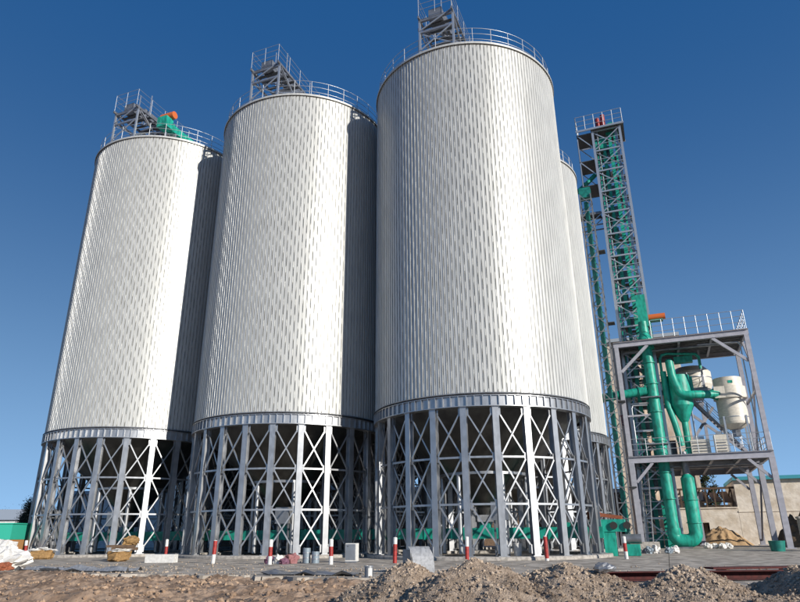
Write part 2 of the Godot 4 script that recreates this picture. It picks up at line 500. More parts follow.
# ---------------------------------------------------------------- tower
func build_tower() -> void:
	var o := site(0.32, 0, 2.0)
	var t := thing("elevator_tower", "tall grey lattice tower enclosing green elevator legs beside the platform", "tower", o, TURN)
	var w := 2.32
	var d := 2.4
	var h := 35.0
	var cs := [Vector3(0, 0, 0), Vector3(w, 0, 0), Vector3(w, 0, -d), Vector3(0, 0, -d)]
	for c in cs:
		part(t, "corner_post", hm(c, c + Vector3(0, h, 0), 0.2, 0.2, Vector3(0, 0, 1)), M.rail)
		part(t, "footing", boxm(Vector3(0.5, 0.12, 0.5), c + Vector3(0, 0.055, 0)), M.block)
	var lv := 17
	var dy := h / lv
	for k in lv:
		var y0 := k * dy
		var y1 := (k + 1) * dy
		for i in 4:
			var a: Vector3 = cs[i]
			var b: Vector3 = cs[(i + 1) % 4]
			var e := (b - a).normalized() * 0.11
			part(t, "girt", barm(a + e + Vector3(0, y1 - 0.07, 0), b - e + Vector3(0, y1 - 0.07, 0), 0.13, 0.1), M.rail)
			var nrm := (b - a).normalized().cross(Vector3.UP) * 0.06
			part(t, "diagonal", barm(a + e + nrm + Vector3(0, y0 + 0.1, 0), b - e + nrm + Vector3(0, y1 - 0.2, 0), 0.075, 0.05), M.rail)
			if true:
				part(t, "diagonal", barm(b - e - nrm + Vector3(0, y0 + 0.1, 0), a + e - nrm + Vector3(0, y1 - 0.2, 0), 0.085, 0.05), M.rail if k % 2 == 0 else M.galv_dark)
		# landing and stair flight at the back of the shaft
		if k > 0:
			part(t, "landing", boxm(Vector3(w - 0.2, 0.05, 0.75), Vector3(w * 0.5, y0 + 0.03, -d + 0.45)), M.grate)
			part(t, "cage_panel", boxm(Vector3(0.9, 1.05, 0.04), Vector3(0.6 + 0.3 * (k % 3), y0 + 0.62, -d + 0.9)), M.galv_dark)
		for q in [0.55, 1.05]:
			part(t, "guard_rail", barm(Vector3(0.1, y0 + q, 0.09), Vector3(w - 0.1, y0 + q, 0.09), 0.04, 0.04), M.rail)
			part(t, "guard_rail", barm(Vector3(w + 0.09, y0 + q, -0.1), Vector3(w + 0.09, y0 + q, -d + 0.1), 0.04, 0.04), M.rail)
		part(t, "ladder_cage", barm(Vector3(0.35, y0, -0.25), Vector3(0.35, y1, -0.25), 0.05, 0.36), M.galv_dark)
		part(t, "cable_riser", barm(Vector3(w - 0.35, y0, -0.3), Vector3(w - 0.35, y1, -0.3), 0.24, 0.06, Vector3(1, 0, 0)), M.galv)
		part(t, "side_landing", boxm(Vector3(0.6, 0.05, d - 0.9), Vector3(0.42, y0 + 0.03, -0.9)), M.grate)
		var s := -1.0 if k % 2 == 0 else 1.0
		var st := MB.new()
		for q in 9:
			var f := (q + 0.5) / 9.0
			st.box(Vector3(w * 0.5 + s * lerpf(-0.8, 0.8, f), y0 + 0.06 + f * dy, -d - 0.45), Vector3(0.24, 0.03, 0.7))
		for z in [-0.82, -0.08]:
			st.bar(Vector3(w * 0.5 - s * 0.9, y0 + 0.03, -d + z), Vector3(w * 0.5 + s * 0.9, y1 + 0.03, -d + z), 0.16, 0.04)
			st.bar(Vector3(w * 0.5 - s * 0.9, y0 + 1.03, -d + z), Vector3(w * 0.5 + s * 0.9, y1 + 1.0, -d + z), 0.04, 0.04)
		part(t, "stair_flight", st.done(), M.galv_dark)
	# outrigger landings hung on the side towards the silos, near the top
	for k in 3:
		var y := 34.9 - k * 2.5 - (0.0 if k == 0 else 0.3)
		part(t, "outrigger_deck", boxm(Vector3(1.28, 0.06, d - 0.1), Vector3(-0.76, y, -d * 0.5)), M.grate)
		if k < 2:
			part(t, "outrigger_brace", barm(Vector3(-0.14, y - 1.5, -0.05), Vector3(-1.3, y - 0.06, -0.05), 0.08, 0.06), M.rail)
			part(t, "outrigger_brace", barm(Vector3(-0.14, y - 1.5, -d + 0.05), Vector3(-1.3, y - 0.06, -d + 0.05), 0.08, 0.06), M.rail)
		part(t, "outrigger_post", barm(Vector3(-1.34, y, -0.05), Vector3(-1.34, y + (2.4 if k > 0 else 0.05), -0.05), 0.08, 0.08, Vector3(1, 0, 0)), M.rail)
		if k > 0:
			for q in 2:
				part(t, "side_panel", boxm(Vector3(0.04, 1.0, d - 0.2), Vector3(-1.40, y + 0.55 + q * 1.12, -d * 0.5)), M.galv_dark)
	# head platform
	part(t, "head_deck", boxm(Vector3(w + 0.5, 0.06, d + 0.6), Vector3(w * 0.5 + 0.12, 35.06, -d * 0.5)), M.grate)
	for z in [0.32, -d - 0.32]:
		part(t, "head_beam", boxm(Vector3(w + 1.8, 0.18, 0.1), Vector3(w * 0.5 - 0.5, 35.08, z)), M.rail)
	railing(t, [Vector3(-1.35, 35.1, 0.3), Vector3(w + 0.3, 35.1, 0.3), Vector3(w + 0.3, 35.1, -d - 0.3), Vector3(-1.35, 35.1, -d - 0.3), Vector3(-1.35, 35.1, 0.3)], M.rail, 1.5, 0.8, 0.03)
	# bridge to the slim lattice leg
	for z in [-0.2, -1.2]:
		part(t, "bridge_beam", barm(Vector3(-2.6, 26.9, z), Vector3(-0.12, 26.9, z), 0.14, 0.1), M.galv_dark)
		part(t, "bridge_beam", barm(Vector3(-2.6, 25.8, z), Vector3(-0.12, 25.8, z), 0.1, 0.08), M.galv_dark)
		part(t, "bridge_brace", barm(Vector3(-1.3, 25.85, z), Vector3(-0.15, 26.8, z), 0.07, 0.05), M.rail)
	part(t, "bridge_deck", boxm(Vector3(2.4, 0.05, 1.1), Vector3(-1.4, 27.0, -0.7)), M.grate)
	# the two bucket elevators inside
	var spec := [[0.55, -0.85, "green bucket elevator nearer the silos inside the lattice tower", 34.2], [1.62, -0.95, "green bucket elevator with a red head motor inside the lattice tower", 35.6]]
	for k in 2:
		var e := thing("bucket_elevator", spec[k][2], "elevator", o + (U * spec[k][0] - V * spec[k][1]), TURN, "bucket elevators in the tower")
		var hh: float = spec[k][3]
		for x in [-0.24, 0.24]:
			var tr := part(e, "trunk", boxm(Vector3(0.29, hh - 1.0, 0.34), Vector3(x, (hh - 1.0) * 0.5 + 0.9, 0)), M.green)
			for q in 13:
				part(tr, "flange", boxm(Vector3(0.37, 0.05, 0.42), Vector3(x, 2.2 + q * 2.5, 0)), M.green)
		part(e, "boot", boxm(Vector3(1.0, 0.9, 0.5), Vector3(0, 0.45, 0)), M.green)
		var hd := MB.new()
		hd.tube(Vector3(0, hh - 0.1, -0.25), Vector3(0, hh - 0.1, 0.25), 0.52, 0.52, 20)
		hd.box(Vector3(0, hh - 0.45, 0), Vector3(1.04, 0.6, 0.49))
		part(e, "head", hd.done(), M.green)
		if k == 1:
			var mo := MB.new()
			mo.tube(Vector3(-1.05, hh + 0.5, 0.3), Vector3(-0.5, hh + 0.5, 0.3), 0.24, 0.24, 14)
			mo.tube(Vector3(-0.62, hh - 0.3, 0.42), Vector3(-0.62, hh + 1.2, 0.42), 0.2, 0.2, 14)
			mo.tube(Vector3(-1.08, hh - 0.3, 0.42), Vector3(-1.08, hh + 0.9, 0.42), 0.2, 0.2, 14)
			part(e, "motor", mo.done(), M.red)
	# spout down to the rear silo
	var sp := thing("spout_pipe", "green sloping spout from the lattice tower to the rear silo's roof", "pipe", o, TURN)
	part(sp, "tube", pipem([Vector3(-0.2, 31.4, -1.4), Vector3(-1.2, 30.4, -1.2), Vector3(-4.6, 27.6, -0.8)], 0.2, 12), M.green)
	part(sp, "collar", tubem(Vector3(-1.15, 30.44, -1.2), Vector3(-1.3, 30.3, -1.19), 0.26, 0.26, 12), M.green)

func build_slim_leg() -> void:
	var o := site(-1.25, 0, -1.0)
	var t := thing("lattice_leg", "slim lattice leg around a dark green trunk beside the rear silo", "tower", o, TURN)
	var w := 0.85
	var h := 27.2
	part(t, "trunk", boxm(Vector3(0.34, h - 1.2, 0.4), Vector3(w * 0.5, (h - 1.2) * 0.5 + 0.6, -w * 0.5)), M.teal)
	part(t, "head", boxm(Vector3(0.9, 0.9, 0.7), Vector3(w * 0.5, h + 0.2, -w * 0.5)), M.teal)
	part(t, "boot", boxm(Vector3(0.8, 0.6, 0.6), Vector3(w * 0.5, 0.3, -w * 0.5)), M.teal)
	var cs := [Vector3(0, 0, 0), Vector3(w, 0, 0), Vector3(w, 0, -w), Vector3(0, 0, -w)]
	for c in cs: part(t, "corner_post", barm(c, c + Vector3(0, h, 0), 0.09, 0.09, Vector3(1, 0, 0)), M.galv_dark)
	for k in 26:
		var y := 0.4 + k * 1.03
		part(t, "ladder_rung", barm(Vector3(0.06, y + 0.5, 0.05), Vector3(w - 0.06, y + 0.5, 0.05), 0.06, 0.04), M.galv_dark)
		part(t, "cage_hoop", barm(Vector3(w + 0.05, y + 0.4, -0.06), Vector3(w + 0.05, y + 0.4, -w + 0.06), 0.1, 0.04), M.galv_dark)
		for i in 4:
			var a: Vector3 = cs[i]
			var b: Vector3 = cs[(i + 1) % 4]
			var e := (b - a).normalized() * 0.046
			if (k + i) % 2 == 0: part(t, "lacing", barm(a + e + Vector3(0, y, 0), b - e + Vector3(0, y + 0.96, 0), 0.06, 0.05), M.galv_dark)
			else: part(t, "lacing", barm(b - e + Vector3(0, y, 0), a + e + Vector3(0, y + 0.96, 0), 0.06, 0.05), M.galv_dark)
	for k in 4:
		part(t, "rest_deck", boxm(Vector3(0.5, 0.05, 0.8), Vector3(w + 0.3, 4.0 + k * 6.0, -w * 0.5)), M.grate)

# ---------------------------------------------------------------- platform with the cleaning plant
func build_platform() -> void:
	var t := thing("steel_platform", "two-storey grey steel platform carrying the green pipes and cream filters", "platform", L0, TURN)
	var W := 8.8
	var D := 13.0
	var lo := 6.1
	var up := 14.6
	var fw := Vector3(0, 0, 1)
	for c in [[0.0, 0.0, up], [W, 0.0, up], [0.0, 6.0, up], [W, 6.0, up], [0.0, 13.0, lo], [W, 13.0, lo], [4.4, 13.0, lo]]:
		var a := Vector3(c[0], 0.05, -c[1])
		part(t, "column", hm(a, Vector3(c[0], lo - 0.46, -c[1]), 0.36, 0.38, fw), M.paint_grey)
		part(t, "base_plate", boxm(Vector3(0.62, 0.06, 0.62), Vector3(c[0], 0.03, -c[1])), M.paint_grey)
		if c[2] > lo:
			part(t, "column", hm(Vector3(c[0], lo + 0.03, -c[1]), Vector3(c[0], up - 0.42, -c[1]), 0.30, 0.32, fw), M.paint_grey)
	# lower deck: edge beams, cross beams, deck planks
	for z in [0.0, -6.0, -13.0]:
		part(t, "main_beam", hm(Vector3(-0.2, lo - 0.23, z), Vector3(W + 0.2, lo - 0.23, z), 0.26, 0.44, Vector3.UP), M.paint_grey)
	for i in 6:
		var x := i * W / 5.0
		for s in [[-0.14, -5.86], [-6.14, -12.86]]:
			part(t, "cross_beam", hm(Vector3(x, lo - 0.22, s[0]), Vector3(x, lo - 0.22, s[1]), 0.18, 0.36, Vector3.UP), M.paint_grey)
	for i in 26:
		part(t, "deck_plate", boxm(Vector3(W + 0.4, 0.035, 0.49), Vector3(W * 0.5, lo + 0.012, 0.05 - i * 0.5 - 0.2)), M.galv_dark)
	# knee braces
	for q in [[0.0, 0.0, 1.0], [W, 0.0, -1.0], [W, 6.0, -1.0], [W, 13.0, -1.0], [0.0, 6.0, 1.0], [0.0, 13.0, 1.0]]:
		part(t, "knee_brace", barm(Vector3(q[0] + 0.19 * q[2], lo - 1.75, -q[1]), Vector3(q[0] + 1.4 * q[2], lo - 0.46, -q[1]), 0.18, 0.16), M.paint_grey)
	part(t, "knee_brace", barm(Vector3(0.1, 2.3, -0.3), Vector3(0.1, 5.2, -4.4), 0.2, 0.18), M.paint_grey)
	part(t, "diagonal", barm(Vector3(W, 0.4, -12.8), Vector3(W, 5.4, -6.3), 0.14, 0.12), M.paint_grey)
	# upper deck
	for z in [0.0, -6.0]:
		part(t, "main_beam", hm(Vector3(-0.2, up - 0.21, z), Vector3(W + 0.2, up - 0.21, z), 0.26, 0.40, Vector3.UP), M.paint_grey)
	for i in 5:
		var x := i * W / 4.0
		part(t, "cross_beam", hm(Vector3(x, up - 0.2, -0.14), Vector3(x, up - 0.2, -5.86), 0.16, 0.32, Vector3.UP), M.paint_grey)
	for i in 12:
		part(t, "joist", boxm(Vector3(W - 0.1, 0.12, 0.08), Vector3(W * 0.5, up - 0.1, -0.4 - i * 0.47)), M.galv_dark)
		part(t, "deck_plate", boxm(Vector3(W + 0.4, 0.035, 0.51), Vector3(W * 0.5, up + 0.012, -0.16 - i * 0.52)), M.wood)
	for q in [[0.0, 1.0], [W, -1.0]]:
		part(t, "knee_brace", barm(Vector3(q[0] + 0.16 * q[1], up - 2.3, 0.0), Vector3(q[0] + 2.2 * q[1], up - 0.42, 0.0), 0.2, 0.18), M.paint_grey)
		part(t, "knee_brace", barm(Vector3(q[0], up - 2.4, -0.17), Vector3(q[0], up - 0.38, -2.2), 0.18, 0.16), M.paint_grey)
		part(t, "diagonal", barm(Vector3(q[0], lo + 0.4, -5.8), Vector3(q[0], up - 2.6, -0.2), 0.12, 0.12), M.paint_grey)
	part(t, "diagonal", barm(Vector3(W - 0.2, lo + 0.1, -6.1), Vector3(4.2, 10.3, -6.1), 0.2, 0.16), M.paint_grey)
	part(t, "diagonal", barm(Vector3(3.4, lo + 0.1, -6.3), Vector3(6.4, 10.3, -6.3), 0.2, 0.16), M.paint_grey)
	for z in [-4.1, -4.9]:
		part(t, "stair_string", barm(Vector3(4.4, 11.2, z), Vector3(8.2, lo + 0.05, z), 0.2, 0.05), M.paint_grey)
		part(t, "stair_rail", barm(Vector3(4.4, 12.2, z), Vector3(8.2, lo + 1.05, z), 0.045, 0.045), M.rail)
		part(t, "stair_rail", barm(Vector3(4.4, 11.7, z), Vector3(8.2, lo + 0.55, z), 0.035, 0.035), M.rail)
		for q in 4:
			var f := (q + 0.5) / 4.0
			part(t, "stair_post", barm(Vector3(lerpf(4.4, 8.2, f), lerpf(11.25, lo + 0.1, f), z), Vector3(lerpf(4.4, 8.2, f), lerpf(12.2, lo + 1.05, f), z), 0.04, 0.04), M.rail)
	for q in 20:
		var f := (q + 0.5) / 20.0
		part(t, "tread", boxm(Vector3(0.26, 0.03, 0.74), Vector3(lerpf(4.4, 8.2, f), lerpf(11.2, lo + 0.05, f), -4.5)), M.galv_dark)
	# conduits, trays and hangers under the decks
	part(t, "conduit", pipem([Vector3(0.5, lo + 0.1, -0.25), Vector3(0.5, 9.6, -0.25), Vector3(0.6, 9.8, -0.3), Vector3(1.6, 9.8, -0.5)], 0.05, 8), M.galv)
	part(t, "conduit", pipem([Vector3(W - 0.45, lo + 0.1, -0.3), Vector3(W - 0.45, 13.6, -0.3), Vector3(W - 0.6, 13.8, -0.3), Vector3(5.6, 13.9, -0.35)], 0.045, 8), M.galv)
	part(t, "cable_tray", boxm(Vector3(W - 0.6, 0.08, 0.3), Vector3(W * 0.5, up - 0.62, -1.2)), M.galv_dark)
	part(t, "cable_tray", boxm(Vector3(W - 0.6, 0.08, 0.3), Vector3(W * 0.5, lo - 0.66, -1.6)), M.galv_dark)
	for q in 5:
		part(t, "hanger", boxm(Vector3(0.05, 0.3, 0.05), Vector3(0.9 + q * 1.75, up - 0.46, -1.2)), M.galv)
	part(t, "girt", barm(Vector3(0.17, 9.0, -0.02), Vector3(1.6, 9.0, -0.02), 0.12, 0.1), M.paint_grey)
	for q in [[0.0, -0.17, -5.83], [W, -0.17, -5.83]]:
		part(t, "girt", barm(Vector3(q[0], 10.3, q[1]), Vector3(q[0], 10.3, q[2]), 0.16, 0.14), M.paint_grey)
	# middle deck
	for z in [-3.2, -9.0]:
		part(t, "main_beam", hm(Vector3(0.2, 11.1, z), Vector3(6.0, 11.1, z), 0.2, 0.34, Vector3.UP), M.paint_grey)
	for i in 12:
		part(t, "deck_plate", boxm(Vector3(5.8, 0.035, 0.47), Vector3(3.1, 11.3, -3.3 - i * 0.48)), M.galv_dark)
	for x in [0.4, 5.8]:
		part(t, "hanger", barm(Vector3(x, 11.3, -3.2), Vector3(x, up - 0.4, -3.2), 0.14, 0.14, Vector3(1, 0, 0)), M.paint_grey)
		part(t, "column", hm(Vector3(x, lo + 0.03, -9.0), Vector3(x, 10.92, -9.0), 0.22, 0.22, fw), M.paint_grey)
	railing(t, [Vector3(0.4, 11.33, -3.2), Vector3(5.8, 11.33, -3.2), Vector3(5.8, 11.33, -9.0)], M.rail, 1.2, 1.0, 0.028)
	railing(t, [Vector3(2.6, up + 0.03, 0.05), Vector3(W + 0.1, up + 0.03, 0.05), Vector3(W + 0.1, up + 0.03, -6.1), Vector3(2.6, up + 0.03, -6.1)], M.rail, 1.4, 0.75, 0.026)
	railing(t, [Vector3(0.0, lo + 0.03, 0.08), Vector3(W + 0.15, lo + 0.03, 0.08), Vector3(W + 0.15, lo + 0.03, -13.1)], M.rail, 1.2, 1.1, 0.026)
	# stair at the foot of the tower
	var stair := MB.new()
	for q in 14:
		stair.box(Vector3(0.75 + q * 0.055, 0.3 + q * 0.36, 0.0), Vector3(0.05, 0.05, 0.5))
	for z in [-0.27, 0.27]:
		stair.bar(Vector3(0.7, 0.05, z), Vector3(1.52, 5.3, z), 0.06, 0.05)
	part(t, "ladder", stair.done(), M.rail, Transform3D(Basis(Vector3.UP, 1.2), Vector3(0.2, 0, 0.2)))

	# long down pipe and its return bend
	var dp := thing("down_pipe", "long green down pipe ending in a wide return bend on the yard", "pipe", L0, TURN)
	var r := 0.38
	part(dp, "pipe", tubem(Vector3(2.12, 0.95, -1.0), Vector3(2.12, 14.1, -1.0), r, r, 24), M.green)
	part(dp, "hood", lathem([Vector2(0.0, 0.0), Vector2(0.56, 0.0), Vector2(0.56, 0.75), Vector2(0.34, 1.25), Vector2(0.34, 2.2), Vector2(0.0, 2.2)], 24), M.green, Transform3D(Basis.IDENTITY, Vector3(2.12, 14.1, -1.0)))
	var bend := [Vector3(2.12, 1.3, -1.0), Vector3(2.14, 0.95, -1.0)]
	for k in 5:
		var f := PI * 0.5 * k / 4.0
		bend.append(Vector3(2.12 + 0.45 - 0.45 * cos(f), 0.93 - 0.45 * sin(f) * 1.0, -1.0))
	for k in 6:
		var f := PI * 0.5 * k / 5.0
		bend.append(Vector3(2.95 + 0.55 * sin(f), 0.48 + 0.55 - 0.55 * cos(f), -1.0))
	bend.append(Vector3(3.5, 2.4, -1.0))
	bend.append(Vector3(3.5, 4.6, -1.0))
	part(dp, "return_bend", pipem(bend, 0.44, 24), M.green)
	part(dp, "stub", tubem(Vector3(3.5, 4.6, -1.0), Vector3(3.5, 6.4, -1.0), 0.24, 0.24, 16), M.galv_dark)
	part(dp, "bend_cap", lathem([Vector2(0.44, 0), Vector2(0.24, 0.25)], 24), M.green, Transform3D(Basis.IDENTITY, Vector3(3.5, 4.6, -1.0)))
	for y in [3.2, 5.0, 7.2, 9.3, 11.4, 13.0]:
		part(dp, "flange", tubem(Vector3(2.12, y, -1.0), Vector3(2.12, y + 0.07, -1.0), 0.47, 0.47, 24), M.green)
	for y in [1.6, 3.1]:
		part(dp, "flange", tubem(Vector3(3.5, y, -1.0), Vector3(3.5, y + 0.06, -1.0), 0.51, 0.51, 24), M.green)
	part(dp, "saddle", boxm(Vector3(0.9, 0.2, 0.7), Vector3(2.7, 0.0, -1.0)), M.galv_dark)

	# horizontal pipe to the silos
	var hp := thing("cross_pipe", "green horizontal pipe running from the slim lattice leg to the down pipe", "pipe", L0, TURN)
	for q in [[2.62, 7.0], [2.62, 10.4]]:
		part(dp, "clamp", barm(Vector3(1.2, q[1], -1.0), Vector3(q[0], q[1], -1.0), 0.08, 1.0), M.galv_dark)
	part(hp, "pipe", tubem(Vector3(-2.1, 10.55, -0.6), Vector3(1.7, 10.95, -0.95), 0.32, 0.32, 20), M.green)
	for f in [0.15, 0.5, 0.85]:
		var q := Vector3(-2.1, 10.55, -0.6).lerp(Vector3(1.7, 10.95, -0.95), f)
		part(hp, "flange", tubem(q, q + Vector3(0.06, 0.006, -0.006), 0.39, 0.39, 20), M.green)

	# green cyclone
	var cy := thing("cyclone", "green cyclone with a tapered bottom between the down pipe and filter", "cyclone", L0 + U * 3.98 + V * 2.0, TURN)
	part(cy, "body", lathem([Vector2(0.22, 6.5), Vector2(0.22, 8.6), Vector2(0.30, 8.7), Vector2(0.82, 9.8), Vector2(0.82, 12.05), Vector2(0.0, 12.2)], 28), M.green)
	part(cy, "side_casing", boxm(Vector3(0.4, 1.5, 0.6), Vector3(0.78, 11.2, -0.1)), M.green)
	part(cy, "dust_bin", boxm(Vector3(0.62, 0.5, 0.62), Vector3(0, 6.38, 0)), M.green)
	for x in [-0.6, 0.6]:
		part(cy, "support_leg", barm(Vector3(x, 6.13, -0.3), Vector3(x, 9.6, -0.3), 0.09, 0.09), M.galv)
	part(cy, "inlet", pipem([Vector3(-0.95, 12.4, 0.5), Vector3(-0.95, 9.8, 0.4), Vector3(-0.7, 8.6, 0.3), Vector3(-0.45, 6.9, 0.2)], 0.22, 14), M.green)
	# elbow duct in front of the cyclone to the filter
	var ed := thing("elbow_duct", "green duct bending from beside the cyclone into the cream filter", "pipe", L0, TURN)
	var ep := [Vector3(3.55, 13.1, -1.35), Vector3(3.6, 12.0, -1.3), Vector3(3.75, 11.2, -1.25)]
	for k in 5:
		var f := PI * 0.5 * k / 4.0
		ep.append(Vector3(3.82 + 0.6 * (1 - cos(f)), 11.05 - 0.6 * sin(f), -1.2))
	ep.append(Vector3(5.0, 10.45, -1.25))
	ep.append(Vector3(6.0, 10.5, -1.9))
	part(ed, "duct", pipem(ep, 0.29, 18), M.green)
	part(ed, "duct_cap", lathem([Vector2(0.29, 0.0), Vector2(0.2, 0.16), Vector2(0.0, 0.2)], 18), M.green, Transform3D(Basis.IDENTITY, Vector3(3.55, 13.09, -1.35)))
	part(ed, "flare", tubem(Vector3(5.9, 10.49, -1.84), Vector3(6.42, 10.52, -2.2), 0.29, 0.46, 4), M.green)
	# hoop pipe above
	var hpp := thing("vent_pipe", "thin green pipe bent over the cyclone under the upper deck", "pipe", L0, TURN)
	part(hpp, "tube", pipem([Vector3(2.95, 11.2, -1.6), Vector3(2.95, 13.4, -1.6), Vector3(3.1, 13.7, -1.62), Vector3(3.5, 13.8, -1.7), Vector3(5.5, 13.75, -2.4), Vector3(5.7, 13.5, -2.45), Vector3(5.7, 12.6, -2.5)], 0.1, 10), M.green)
	part(hpp, "junction_box", boxm(Vector3(1.3, 0.5, 0.5), Vector3(4.6, 13.42, -2.6)), M.green)
	# cream filter
	var fl := thing("dust_filter", "cream round dust filter on legs at the platform edge with a green plate", "filter", L0 + U * 7.35 + V * 3.0, TURN)
	part(fl, "body", lathem([Vector2(0.0, 11.75), Vector2(0.98, 11.75), Vector2(0.98, 11.75)].slice(0, 1) + [Vector2(0.35, 8.0), Vector2(0.55, 8.08), Vector2(0.95, 8.35), Vector2(0.98, 8.5), Vector2(0.98, 11.75), Vector2(0.0, 11.95)], 40), M.cream)
	part(fl, "inlet_scroll", lathem([Vector2(0.98, 10.2), Vector2(1.12, 10.2), Vector2(1.12, 11.05), Vector2(0.98, 11.05)], 40), M.cream)
	part(fl, "inlet_box", boxm(Vector3(0.9, 0.85, 0.8), Vector3(-0.62, 10.62, 0.66)), M.cream)
	part(fl, "seam_band", lathem([Vector2(0.982, 8.8), Vector2(1.0, 8.8), Vector2(1.0, 8.86), Vector2(0.982, 8.86)], 40), M.galv)
	part(fl, "name_plate", boxm(Vector3(0.3, 0.2, 0.02), Vector3(0.1, 11.35, 0.985)), M.green)
	part(fl, "discharge_valve", boxm(Vector3(0.5, 0.5, 0.5), Vector3(0, 7.76, 0)), M.galv_dark)
	for i in 4:
		var tt := TAU * (i + 0.5) / 4.0
		part(fl, "leg", barm(Vector3(sin(tt) * 1.02, 6.13, cos(tt) * 1.02), Vector3(sin(tt) * 1.02, 8.9, cos(tt) * 1.02), 0.12, 0.12, Vector3(1, 0, 0)), M.rail)
	# second drum on the middle deck
	var dr := thing("settling_drum", "wide cream drum behind the railing of the middle deck", "filter", L0 + U * 5.2 + V * 6.6, TURN)
	part(dr, "body", lathem([Vector2(1.35, 11.75), Vector2(1.5, 12.1), Vector2(1.5, 13.15), Vector2(1.1, 13.6), Vector2(0.0, 13.75)], 40), M.cream)
	part(dr, "base", lathem([Vector2(1.2, 11.32), Vector2(1.35, 11.75)], 40), M.galv_dark)
	part(dr, "seam_band", lathem([Vector2(1.502, 12.6), Vector2(1.53, 12.6), Vector2(1.53, 12.67), Vector2(1.502, 12.67)], 40), M.galv)
	# machines on the lower deck
	var k := 0
	for q in [[4.75, 2.0, 1.25, "cream louvred machine on the lower deck beside the cyclone legs"], [6.15, 2.6, 0.8, "narrow cream louvred machine on the lower deck beside the filter legs"]]:
		var mc := thing("cleaning_machine", q[3], "machine", L0 + U * q[0] + V * q[1], TURN, "cleaning machines on the lower deck")
		var ht := 1.0 + 0.35 * k
		var hs := part(mc, "housing", boxm(Vector3(q[2], ht, 0.9), Vector3(0, 6.14 + ht * 0.5 + 0.12, 0)), M.cream)
		part(mc, "skid", boxm(Vector3(q[2] + 0.1, 0.12, 0.8), Vector3(0, 6.2, 0)), M.galv_dark)
		for j in 4:
			part(hs, "louvre", boxm(Vector3(q[2] * 0.8, 0.05, 0.05), Vector3(0, 6.45 + j * 0.2, 0.47)), M.galv_dark)
		part(hs, "top_hood", boxm(Vector3(q[2] * 0.5, 0.25, 0.5), Vector3(0, 6.26 + ht + 0.125, 0)), M.galv)
		k += 1
	# orange motor above the upper deck
	var om := thing("geared_motor", "orange geared motor above the upper deck next to the tower", "motor", L0 + U * 2.75 + V * 1.2, TURN)
	var mm := MB.new()
	mm.tube(Vector3(-0.15, 16.65, 0), Vector3(1.05, 16.65, 0), 0.26, 0.26, 16)
	part(om, "motor", mm.done(), M.orange)
	part(om, "bracket", boxm(Vector3(0.9, 0.1, 0.5), Vector3(0.4, 16.36, 0)), M.green)
	part(om, "stand", boxm(Vector3(0.12, 1.7, 0.4), Vector3(-0.1, 15.47, 0)), M.green)
	part(om, "head_casing", boxm(Vector3(0.7, 2.6, 0.6), Vector3(-0.55, 17.2, 0.1)), M.green)

# ---------------------------------------------------------------- ground
func edge_side(x: float, z: float) -> float:   # metres in front of the slab's edge (towards the camera)
	return (Vector3(x, 0, z) - Vector3(-1.3, 0, -17.3)).dot(-V)

func soil_height(x: float, z: float) -> float:
	var f := edge_side(x, z)
	var p := Vector3(x, 0, z)
	var a := p.dot(U)
	var b := p.dot(V)
	if f < -0.45: return -0.3
	var h := nz.get_noise_2d(a * 14.0, b * 60.0) * 0.17
	h += nz.get_noise_2d(a * 110.0 + 50.0, b * 240.0) * 0.06
	h += nz.get_noise_2d(a * 600.0, b * 700.0 + 90.0) * 0.018
	h += (absf(nz.get_noise_2d(a * 40.0 + 300.0, b * 190.0)) - 0.2) * 0.16
	h -= 0.075
	if f < 0.3: h = lerpf(-0.3, h, clampf((f + 0.45) / 0.4, 0.0, 1.0))
	return h

